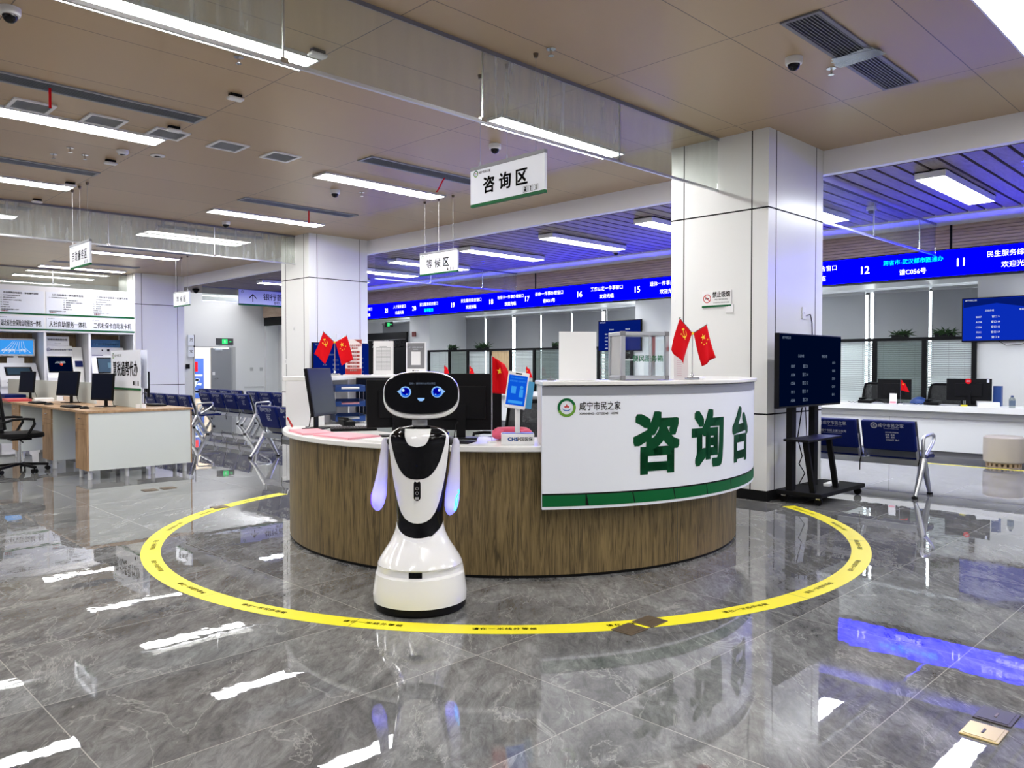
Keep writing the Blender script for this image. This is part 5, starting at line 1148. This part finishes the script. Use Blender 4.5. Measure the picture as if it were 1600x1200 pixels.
c1 = mesh_chair('black staff chair behind the monitor with the little red flag', (13.0, 4.95, 0), pi / 2)
dup(c1, (13.0, 3.92, 0), pi / 2 + 0.1, 'black staff chair between the two monitors of the service counter'); dup(c1, (5.0, 5.35, 0), rad(60), 'black mesh staff chair inside the reception desk, behind the tablet stand', 'chairs inside the reception desk')
dup(c1, (4.5, 4.1, 0), rad(150), 'black mesh staff chair inside the reception desk, under the wide monitor', 'chairs inside the reception desk')
# ottoman
t = thing('ottoman', 'round beige leather ottoman on a slatted wood base before the service counter', 'ottoman', (11.72, 2.79, 0))
MB().lathe([(0, 0.055), (0.215, 0.055), (0.232, 0.07), (0.236, 0.22), (0.232, 0.375), (0.205, 0.395), (0.10, 0.40), (0, 0.40)], n=40).obj('cushion', BEIGE, t, smooth=40)
m = MB()
for k in range(20): a = 2 * pi * k / 20; m.cbox((0.19 * cos(a), 0.19 * sin(a), 0.03), (0.02, 0.035, 0.05), a)
m.lathe([(0.16, 0.008), (0.2, 0.008), (0.2, 0.0003), (0.16, 0.0003)], n=32).lathe([(0.0, 0.045), (0.2, 0.045), (0.2, 0.0548), (0, 0.0548)], n=32); m.obj('slat_base', mat('pale_wood', (0.42, 0.30, 0.18), 0.5), t)

# ------------------------------------------------------------------ office partition with blinds behind the counters
def partition(label, segs, ztop, z0=0.0, opens=()):
    a, b = segs[0], segs[-1]; c = (a + b) / 2
    t = thing('office_partition', label, 'partition', (13.55, c, 0), FX, 'black framed glass partitions')
    MB().box(c - a - 0.03, c - b + 0.03, -0.025, 0.025, ztop - 0.05, ztop).obj('top_rail', MATTB, t)
    MB().box(c - a - 0.03, c - b + 0.03, -0.025, 0.025, 0.0003, 0.05).obj('bottom_rail', MATTB, t)
    for y in segs: MB().box(c - y - 0.032, c - y + 0.032, -0.025, 0.025, 0.05, ztop - 0.05).obj('post', MATTB, t)
    for i in range(len(segs) - 1):
        x0, x1 = c - segs[i] + 0.034, c - segs[i + 1] - 0.034
        if i in opens:
            MB().box(x0, x1, 0.0, 0.03, 0.06, ztop - 0.06).obj('wood_door', KIOSKWOOD, t); continue
        p = MB().box(x0, x1, -0.006, -0.002, 0.05, ztop - 0.05).obj('glass_pane', CLEAR if i % 2 == 0 else GREENGL, t)
        m = MB(); z = 0.12
        while z < ztop - 0.07: m.cbox(((x0 + x1) / 2, 0.018, z), (x1 - x0 - 0.01, 0.027, 0.0012), rx=rad(62)); z += 0.033
        bl = m.obj('venetian_blind', BLIND, t)
        m = MB()
        for q in (0.15, 0.5, 0.85): m.box(x0 + (x1 - x0) * q - 0.001, x0 + (x1 - x0) * q + 0.001, 0.003, 0.0045, 0.1, ztop - 0.06)
        m.obj('ladder_cord', GREY, bl)
    return t
partition('black framed glass partition with blinds behind the counter of the red sticker monitor', [6.3, 5.12, 4.35, 3.64], 1.76)
partition('black framed glass partition with blinds and wooden door seen above the reception desk', [16.92, 16.05, 15.32, 14.45, 13.75, 12.95, 11.95, 11.0, 10.1], 1.73, opens=(3,))
# plants on top of it
def plant(label, y, z, s=1.0, seed=1):
    random.seed(seed); t = thing('potted_fern', label, 'plant', (13.55, y, z + 0.0003), FX, 'dark green plants on the partition tops')
    MB().box(-0.14 * s, 0.14 * s, -0.03, 0.03, 0, 0.05).obj('planter', MATTB, t)
    m = MB()
    for k in range(90):
        a = random.uniform(0, 2 * pi); l = random.uniform(.08, .2) * s; e = random.uniform(-.15, .9); b = Vector((random.uniform(-.12, .12) * s, random.uniform(-.02, .02), 0.05)); d = Vector((cos(a) * cos(e), 0.45 * sin(a) * cos(e), sin(e))); w = Vector((-d.y, d.x, 0.2)).normalized() * 0.018
        m.add([b, b + d * l * .5 + w, b + d * l + Vector((0, 0, -0.03)), b + d * l * .5 - w], [(0, 1, 2, 3)])
    m.obj('foliage', LEAF, t)
plant('dark green plant on the partition top next to the white pier', 15.92, 1.73, 1.0, 1); plant('wide dark green plant on the partition top beside the wooden door', 14.75, 1.73, 1.5, 2); plant('dark green plant on the partition just beyond the edge of the blank white sheet', 12.22, 1.73, 0.9, 3)
plant('dark green plant on the partition above the nearer staff chair', 4.72, 1.76, 0.9, 4); plant('dark green plant on the partition next to the bright wall screen', 4.05, 1.76, 1.0, 5)
# slogan wall, exit sign, alarm
t = thing('slogan_board', 'black board with white slogan characters behind the rear shelf notices', 'sign', (13.5, 18.85, 0), FX)
MB().box(-1.0, 1.0, 0.0, 0.06, 0.3, 2.26).obj('board', MATTB, t); MB().text('为民  服务至上', 0.24, (0.1, -0.002, 1.93), bold=0.01).obj('lettering', WINK, t); MB().box(-0.95, 0.95, -0.03, 0.0, 2.05, 2.06).obj('rail', GREY, t)
def exit_sign(label, loc, rz, w=0.36, h=0.15):
    t = thing('exit_sign', label, 'exit sign', loc, rz, 'green exit signs'); MB().box(-w / 2, w / 2, -0.03, -0.0006, -h / 2, h / 2).obj('case', DGREY, t, bevel=0.004); m = MB().rect((0.0, -0.0306, 0), w * 0.32, h * 0.75); m.flat([(-.05, -.012), (.0, -.012), (.0, -.03), (.035, 0), (0, .03), (0, .012), (-.05, .012)], (w * 0.33, -0.0306, 0), (1, 0, 0), (0, 0, 1)); q = m.obj('lit_panel', EXITG, t)
    f = MB().disc((0.0, -0.031, h * .2), h * .07, n=12); f.flat([(-.02, -.05), (0, -.02), (.025, -.05), (.012, 0), (.03, .01), (0, .025), (-.03, .0), (-.01, .0)], (0, -0.031, 0), (1, 0, 0), (0, 0, 1)); f.obj('running_figure', mat('exit_white', (.8, .9, .8), .5), q)
exit_sign('green exit sign on the far wall above the grey door', (11.05, 23.998, 2.07), F0, 0.56, 0.20)
exit_sign('small green exit sign on the window wall below number 21', (14.9, 20.6, 2.62), FX, 0.4, 0.16)
o = MB().box(13.55, 13.5995, 17.55, 17.67, 2.12, 2.25).obj('fire_alarm', mat('dark_red_box', (0.18, 0.015, 0.015), 0.4)); tag(o, 'dark red fire alarm box on the white pier beside the slogan board', 'alarm')

# ------------------------------------------------------------------ far wall: doors and fittings
d1 = struct('door_1', MB().box(10.60, 11.26, 23.96, 24.01, 0.0, 1.86), DOORG); MB().cyl((10.68, 23.955, 0.92), (10.68, 23.92, 0.92), 0.012).bar((10.68, 23.92, 0.92), (10.80, 23.92, 0.92), 0.02, 0.02).obj('door_handle', CHROME, d1); MB().box(10.64, 10.72, 23.955, 23.96, 1.02, 1.12).obj('notice_plate', PAPER, d1); MB().box(10.72, 10.95, 23.93, 23.96, 1.79, 1.84).obj('door_closer', ALU, d1)
struct('trim_3', MB().box(10.06, 10.10, 23.97, 24.02, 0, 1.91).box(11.3, 11.40, 23.97, 24.02, 0, 1.91).box(10.10, 11.3, 23.97, 24.02, 1.87, 1.91).box(11.26, 11.3, 23.98, 24.14, 0, 1.87), LGREY)
struct('wall_beyond', MB().box(9.6, 11.4, 25.6, 25.7, 0, 2.6).box(9.6, 11.4, 24.15, 25.6, 2.4, 2.5), mat('warm_wall', (0.75, 0.6, 0.45), 0.7))
light_panel('warm room light beyond the far doorway, out of sight', 10.0, 24.9, 2.37, 1.0, 0.3, group='lights outside the view beyond the door')
t = thing('wall_poster', 'blue poster with a red square seen through the open far doorway', 'poster', (10.72, 25.58, 1.0), F0)
b = MB().box(-0.35, 0.35, 0.0, 0.015, -0.75, 0.55).obj('sheet', mat('poster_blue', (0.02, 0.08, 0.40), 0.4), t); MB().rect((0.0, -0.001, 0.28), 0.3, 0.32).obj('red_field', RED, b); MB().rect((0, -0.001, 0.0), 0.6, 0.06).obj('white_strip', PAPER, b)
m = MB(); random.seed(5)
for k in range(14): m.flat([(-.08, -.03), (.06, -.05), (.08, .03), (-.03, .05)], (random.uniform(-.22, .22), -0.001, random.uniform(-.6, -.12)), (1, 0, 0), (0, 0, 1))
m.obj('pale_shapes', mat('poster_pale', (.6, .68, .85), .5), b)
t = thing('wall_sign', 'double-height projecting white sign at the top corner of the far doorway', 'sign', (9.98, 23.99, 1.9), F0); MB().box(-0.09, 0.09, -0.05, -0.001, 0.02, 0.34).obj('upper_plate', SIGNW, t); MB().box(-0.09, 0.09, -0.05, -0.001, -0.32, -0.02).obj('lower_plate', SIGNW, t); MB().text('男', 0.12, (0, -0.051, 0.2)).text('女', 0.12, (0, -0.051, -0.15)).obj('lettering', INK, t); MB().box(0.09, 0.11, -0.05, -0.001, -0.33, 0.35).obj('edge', MATTB, t)
t = thing('direction_notice', 'white notice with a red arrow on the far wall beside the pillar', 'notice', (9.5, 23.99, 0.83), F0); MB().box(-0.30, 0.30, -0.02, -0.001, -0.45, 0.45).obj('board', PAPER, t); MB().flat([(-.03, -.12), (.03, -.12), (.03, .03), (.1, .03), (0, .14), (-.1, .03), (-.03, .03)], (0.05, -0.021, -0.2), (1, 0, 0), (0, 0, 1)).obj('red_arrow', REDP, t); MB().text('办事大厅', 0.11, (0, -0.021, 0.22), bold=.01).text('请走此门', 0.11, (0, -0.021, 0.06), bold=.01).obj('lettering', INK, t)
o = MB().box(9.83, 9.93, 23.93, 23.998, 1.22, 1.36).obj('card_reader', MATTB); tag(o, 'small black box on the far wall by the doorway', 'reader')
for k, (x, z) in enumerate([(11.95, 1.2), (12.28, 1.2)]): wall_plate('wall_switch', 'grey double switch on the far wall beside the door, %s' % ('next to the frame' if k == 0 else 'second from the frame'), (x, 23.998, z), F0, 0.11, 0.11, lambda t: MB().rect((0, -0.0095, 0), 0.05, 0.07).obj('rocker', LGREY, t), LGREY, 'switch')
o = MB().box(11.7, 12.35, 23.97, 23.998, 0.62, 0.645).obj('wall_rail', LGREY); tag(o, 'thin grey rail low on the far wall under the switches', 'rail')

# ------------------------------------------------------------------ office desk island
t = thing('office_desk', 'long wood-topped white double office desk with its white end panel facing us', 'desk', (2.87, 9.76, 0), 0.0)
X1, YL = 1.19, 7.0
MB().box(-0.01, X1 + 0.02, -0.012, YL, 0.760, 0.787).obj('desk_top', DESKWOOD, t, bevel=0.002)
MB().box(0.02, X1 - 0.012, 0.0, 0.02, 0.105, 0.759).obj('end_panel', PALE, t)
MB().box(0.0, 0.02, 0.0, 0.02, 0.105, 0.759).obj('edge_trim', DESKWOOD, t); MB().box(X1 - 0.012, X1 + 0.006, 0.0, 0.02, 0.105, 0.759).obj('edge_trim', DESKWOOD, t)
for k, y in enumerate((0.021, 1.40, 2.95, 4.4)):
    p = MB().box(0.02, 0.50, y, y + 0.40, 0.105, 0.7585).obj('pedestal', PALE, t)
    dr = MB().box(0.0, 0.0195, y + 0.005, y + 0.395, 0.63, 0.757).obj('drawer', DESKWOOD, p); MB().box(-0.014, -0.0005, y + 0.15, y + 0.25, 0.69, 0.70).obj('handle', CHROME, p)
    MB().box(0.0, 0.0195, y + 0.005, y + 0.395, 0.575, 0.626).obj('drawer', DESKWOOD, p); MB().box(0.0, 0.0195, y + 0.005, y + 0.395, 0.107, 0.571).obj('cabinet_door', DESKWOOD, p); MB().box(-0.014, -0.0005, y + 0.33, y + 0.342, 0.44, 0.54).obj('handle', CHROME, p)
    MB().box(0.69, X1 - 0.012, y, y + 0.40, 0.105, 0.7585).obj('pedestal', PALE, t)
    for x in (0.05, 0.45, 0.75, X1 - 0.06):
        for yy in (y + 0.05, y + 0.35): MB().cyl((x, yy, 0.0003), (x, yy, 0.105), 0.025, n=14).obj('foot', STEELW, t)
for y0, y1 in ((1.9, 2.95), (3.4, 6.6)): MB().box(0.66, 0.685, y0, y1, 0.788, 1.075).obj('divider_screen', PALE, t, bevel=0.003)
t2 = thing('desk_sign', 'white upright sign board with tall black characters on the office desk', 'sign', (3.55, 9.98, 0.788), FX)
MB().box(-1.03, 0.0, -0.012, -0.004, 0.24, 0.71).obj('board', SIGNW, t2); MB().box(-1.03, 0.0, -0.013, -0.004, 0.215, 0.24).obj('green_strip', GREEN, t2)
MB().box(-1.03, 0.02, 0.06, 0.068, 0.24, 0.71).obj('back_board', SIGNW, t2); MB().box(-1.03, 0.0, -0.004, 0.004, 0.0003, 0.24).obj('lower_panel', PALE, t2)
m = MB(); 
for i, ch in enumerate('慧税通帮代办'): m.text(ch, 0.20, (-0.515 + (i - 2.5) * 0.148, -0.0145, 0.475), bold=0.018, sx=0.70)
m.text('咸宁市民之家', 0.04, (-0.88, -0.0145, 0.645), anchor='l'); m.rect((-0.22, -0.0145, 0.30), 0.05, 0.05); m.rect((-0.14, -0.0145, 0.30), 0.02, 0.06); m.rect((-0.07, -0.0145, 0.30), 0.03, 0.06); m.obj('lettering', INK, t2)
e = MB(); emblem(e, (-0.94, -0.0145, 0.645), 0.035); e.obj('emblem', EMB, t2)
MB().box(-0.06, -0.03, -0.05, 0.06, 0.0003, 0.05).obj('clamp_foot', WHITE, t2)
ZD = 0.7874
monitor('black monitor on the office desk in front of the white upright sign', (3.36, 10.72, ZD), rad(-78), 0.48, 0.34, 0.08, rad(-4), None, 'monitors on the office desk')
monitor('black monitor on the office desk, second from the white end panel', (3.36, 12.15, ZD), rad(-76), 0.50, 0.34, 0.10, rad(-8), None, 'monitors on the office desk')
monitor('black monitor on the office desk farthest from us, by the office chair', (3.32, 14.1, ZD), rad(-80), 0.48, 0.33, 0.10, rad(-6), None, 'monitors on the office desk')
monitor('black monitor on the office desk, seen edge on behind the white sign', (3.97, 10.98, ZD), rad(72), 0.40, 0.34, 0.10, 0, None, 'monitors on the office desk')
keyboard('black keyboard on the office desk before the monitor by the white sign', (3.0, 10.8, ZD), FX); mouse('black mouse on the office desk near the white end panel', (3.02, 10.35, ZD), FX)
keyboard('black keyboard on the office desk before the second monitor', (2.99, 12.25, ZD), FX); mouse('black mouse on the office desk before the second monitor', (3.0, 11.75, ZD), FX)
keyboard('black keyboard on the far side of the office desk', (3.9, 10.5, ZD), -FX)
sheet('red_folder', 'red folder on the office desk next to the mesh chair', (3.0, 13.4, ZD), 1.5, 0.5, 0.3, mat('folder_red', (0.50, 0.06, 0.07), 0.5), 0.03, 'folder'); sheet('paper_pile', 'white paper pile on the office desk behind the red folder', (3.25, 13.0, ZD), 1.4, 0.35, 0.24, PAPER, 0.045, 'papers'); sheet('blue_folder', 'dark blue folders on the office desk near the farthest monitor', (3.27, 15.0, ZD), 1.55, 0.7, 0.3, NAVY, 0.05, 'folder')
card('blue_leaflet_stand', 'small upright blue leaflet holder on the office desk divider', (3.46, 13.0, ZD), rad(-70), 0.13, 0.30, WHITE, True, 0.12, 'leaflet', lambda t, b, M: trm(MB().rect((0, -0.0032, 0.17), 0.10, 0.20), M).obj('blue_print', mat('print_strong_blue', (0.02, 0.08, 0.42), 0.5), b))

# ------------------------------------------------------------------ self-service kiosk booth
bt = thing('kiosk_booth', 'white three-bay booth with printed headers holding the self-service machines', 'booth', (2.85, 18.0, 0), F0)
W3 = 3.41
MB().box(0, W3, -0.02, 0.9, 1.985, 2.90).obj('header_box', PLAS, bt)
bays = [0.0, 0.85, 1.69, 2.52, W3]
for k, x in enumerate(bays): MB().box(max(0, x - 0.022), min(W3, x + 0.022), 0.0, 0.9, 0.0003, 1.984).obj('upright', PLAS if k < 4 else STEELW, bt)
MB().box(0.03, W3 - 0.03, 0.86, 0.89, 0.02, 1.984).obj('back_panel', KIOSKWOOD, bt)
for k, (nm, tp) in enumerate([('自助办税终端一体机', '办税服务自助终端操作流程'), ('湖北省社会保险自助服务一体机', '社会保险自助服务一体机操作流程'), ('人社自助服务一体机', '人社自助服务一体机服务指南'), ('二代社保卡自助发卡机', '二代社保卡自助发卡机操作流程')]):
    x0, x1 = bays[k] + 0.02, bays[k + 1] - 0.02; xc = (x0 + x1) / 2; w = x1 - x0
    pn = MB().box(x0, x1, -0.03, -0.0205, 2.36, 2.80).obj('guide_panel', SIGNW, bt); MB().box(x0 - 0.02, x1 + 0.02, -0.032, -0.0205, 2.325, 2.352).obj('green_strip', GREEN, bt)
    m = MB().text(tp, min(0.045, (w - 0.2) / glyphs(tp)[2]), (xc, -0.0315, 2.745), bold=0.03); random.seed(20 + k)
    for r in range(7): m.text(('一、打开终端首页选择业务办理', '二、插入身份证或社保卡', '三、按照提示核对个人信息并确认', '四、打印凭条', '五、取回证件', '咨询电话 12333', '注意事项请妥善保管个人证件')[r], 0.024, (x0 + 0.05 if k != 2 or r in (0, 6) else xc - 0.08, -0.0315, 2.69 - 0.046 * r), anchor='l', bold=0.03)
    m.obj('lettering', INK, pn); MB().text('温馨提示', 0.032, (x0 + 0.06, -0.0315, 2.385), anchor='l', bold=.02).obj('lettering', REDP, pn)
    nb = MB().box(x0, x1, -0.03, -0.0205, 2.055, 2.28).obj('name_panel', SIGNW, bt); MB().box(x0 - 0.02, x1 + 0.02, -0.032, -0.0205, 2.02, 2.047).obj('green_strip', GREEN, bt)
    m = MB().text(nm, 0.13, (xc, -0.0315, 2.15), bold=0.022, sx=(w - 0.10) / (0.13 * glyphs(nm, .022)[2])).text('咸宁市民之家', 0.02, (x0 + 0.03, -0.0315, 2.262), anchor='l'); m.obj('lettering', INK, nb)
def kiosk(label, xc, top, kind):
    t = thing('service_kiosk', label, 'kiosk', (xc, 18.0, 0), F0, 'self-service machines in the booth'); w = 0.34
    def prof(m, pts, x0, x1): return m.prism([(y, z) for y, z in pts], (x0, 0, 0), (0, 1, 0), (0, 0, 1), x1 - x0)
    if kind == 0:
        b = prof(MB(), [(0.12, 0.0003), (0.60, 0.0003), (0.60, 1.10), (0.45, 1.36), (0.37, 1.36), (0.06, 1.03), (0.06, 0.90), (0.12, 0.85)], -w, w).obj('body', WHITE, t, bevel=0.012)
        u = Vector((0, 0.31, 0.33)).normalized(); o = Vector((0, 0.215, 1.195)); nn = Vector((0, -u.z, u.y)) * 0.002
        s = MB().rect(o + nn, 0.48, 0.24, (1, 0, 0), u).obj('screen_bezel', BLACK, t); MB().rect(o + nn * 2, 0.40, 0.18, (1, 0, 0), u).obj('screen', mat('kiosk_screen', (0.03, 0.06, 0.09), 0.15), s)
        MB().rect((0.2, 0.058, 0.97), 0.12, 0.05).rect((-0.18, 0.058, 0.98), 0.12, 0.008).rect((0.0, 0.058, 0.98), 0.025, 0.02).obj('slot', DGREY, t)
        MB().box(-0.04, 0.04, 0.44, 0.48, 1.34, 1.52).obj('screen_post', WHITE, t); h = MB().box(-0.37, 0.34, 0.42, 0.48, 1.50, 1.86).obj('top_screen', WHITE, t, bevel=0.02)
        q = MB().box(-0.365, 0.305, 0.417, 0.4195, 1.54, 1.825).obj('display', SCRL, h)
        m = MB()
        for k in range(7): m.tube([(-0.33 + k * .1, 0.4155, 1.56), (-0.15 + k * .05, 0.4155, 1.68), (-0.05 + .03 * k, 0.4155, 1.80)], 0.003, 4)
        m.text('自助服务 一体机', 0.06, (-0.03, 0.415, 1.62), bold=.02); m.obj('lettering', SCRW, q)
        MB().box(-0.16, 0.14, 0.405, 0.41, 1.36, 1.47).obj('notice', PAPER, t)
    else:
        x0, x1 = (-0.36, 0.16) if kind == 1 else (-0.34, 0.34)
        b = prof(MB(), [(0.10, 0.0003), (0.62, 0.0003), (0.62, top), (0.34, top), (0.30, top - 0.17), (0.14, top - 0.60), (0.10, top - 0.66)], x0, x1).obj('body', WHITE, t, bevel=0.012)
        u = Vector((0, 0.16, 0.43)).normalized(); nn = Vector((0, -u.z, u.y)) * 0.003; xm = (x0 + x1) / 2
        o = Vector((xm, 0.217, top - 0.385)); s = MB().rect(o + nn, 0.46, 0.36, (1, 0, 0), u).obj('screen_bezel', BLACK, t)
        sc = MB().rect(o + nn * 2, 0.42, 0.31, (1, 0, 0), u).obj('screen', SCRN if kind == 1 else mat('kiosk_screen_b', (0.05, 0.09, 0.14), 0.15), s)
        if kind == 1:
            MB().text('人社服务', 0.05, o + nn * 3 + u * 0.04, (1, 0, 0), u).obj('lettering', SCRW, sc); MB().disc(o + nn * 3 + Vector((0.02, 0, 0)), 0.03, (1, 0, 0), u).obj('heart_mark', emis('screen_red', (0.9, 0.1, 0.05), 0.8), sc)
            prof(MB(), [(0.16, 0.0003), (0.62, 0.0003), (0.62, top - 0.02), (0.40, top - 0.02), (0.30, top - 0.3), (0.20, top - 0.75)], x1 + 0.006, x1 + 0.20).obj('side_unit', WHITE, t, bevel=0.012)
            MB().cbox((x1 + 0.11, 0.285, top - 0.36), (0.15, 0.01, 0.16), rx=rad(-20)).obj('blue_field', NAVY, t); MB().cbox((x1 + 0.11, 0.21, top - 0.78), (0.10, 0.02, 0.03)).obj('slot', BLACK, t)
            m = MB().text('湖北省 社保自助一体机', 0.04, (xm + 0.05, 0.318 - .005, top - 0.08), bold=.02); m.v = [(x, y - 0.005, z) for x, y, z in m.v]; m.obj('lettering', mat('print_navy', (0.02, .05, .25), .5), b)
            mm = MB(); emblem(mm, (x0 + 0.07, 0.308, top - 0.08), 0.035, mono=True); mm.obj('emblem', mat('print_navy', (0.02, .05, .25), .5), b)
            MB().cbox((xm, 0.40, top + 0.10), (0.44, 0.006, 0.20), rx=rad(-6)).obj('top_notice', PAPER, t); MB().text('社保业务自助办理', 0.045, (xm, 0.392, top + 0.13), bold=.02).text('操作说明', 0.03, (xm, 0.392, top + 0.05)).obj('lettering', GREY, t)
        else:
            MB().box(x0 + 0.05, x1 - 0.05, 0.40, 0.43, top + 0.0, top + 0.17).obj('top_board', mat('board_blue', (0.01, 0.10, 0.25), 0.4), t); MB().text('二代社保卡自助发卡机', 0.05, (0, 0.398, top + 0.07), bold=.02).obj('lettering', mat('pale_blue_print', (.25, .5, .75), .5), t)
            MB().rect((x0 + 0.14, 0.298, top - 0.19), 0.22, 0.06).obj('blue_field', NAVY, t); MB().rect(o + nn * 3 + Vector((0.05, 0, 0)), 0.14, 0.12, (1, 0, 0), u).obj('menu_tiles', mat('tile_teal', (0.08, 0.18, 0.25), .3), sc)
            MB().rect((0.02, 0.31, top - 0.06), 0.05, 0.05).rect((-0.1, 0.31, top - 0.06), 0.03, 0.03).obj('sensor', BLACK, t)
    return t
kiosk('low self-service kiosk with a bright blue screen above it, in the first visible bay', 2.85 + 1.27, 1.36, 0)
kiosk('tall white self-service kiosk with navy screen in the middle bay', 2.85 + 2.12, 1.72, 1)
kiosk('self-service card kiosk in the bay beside the pillar, partly behind the white desk sign', 2.85 + 2.96, 1.70, 2)
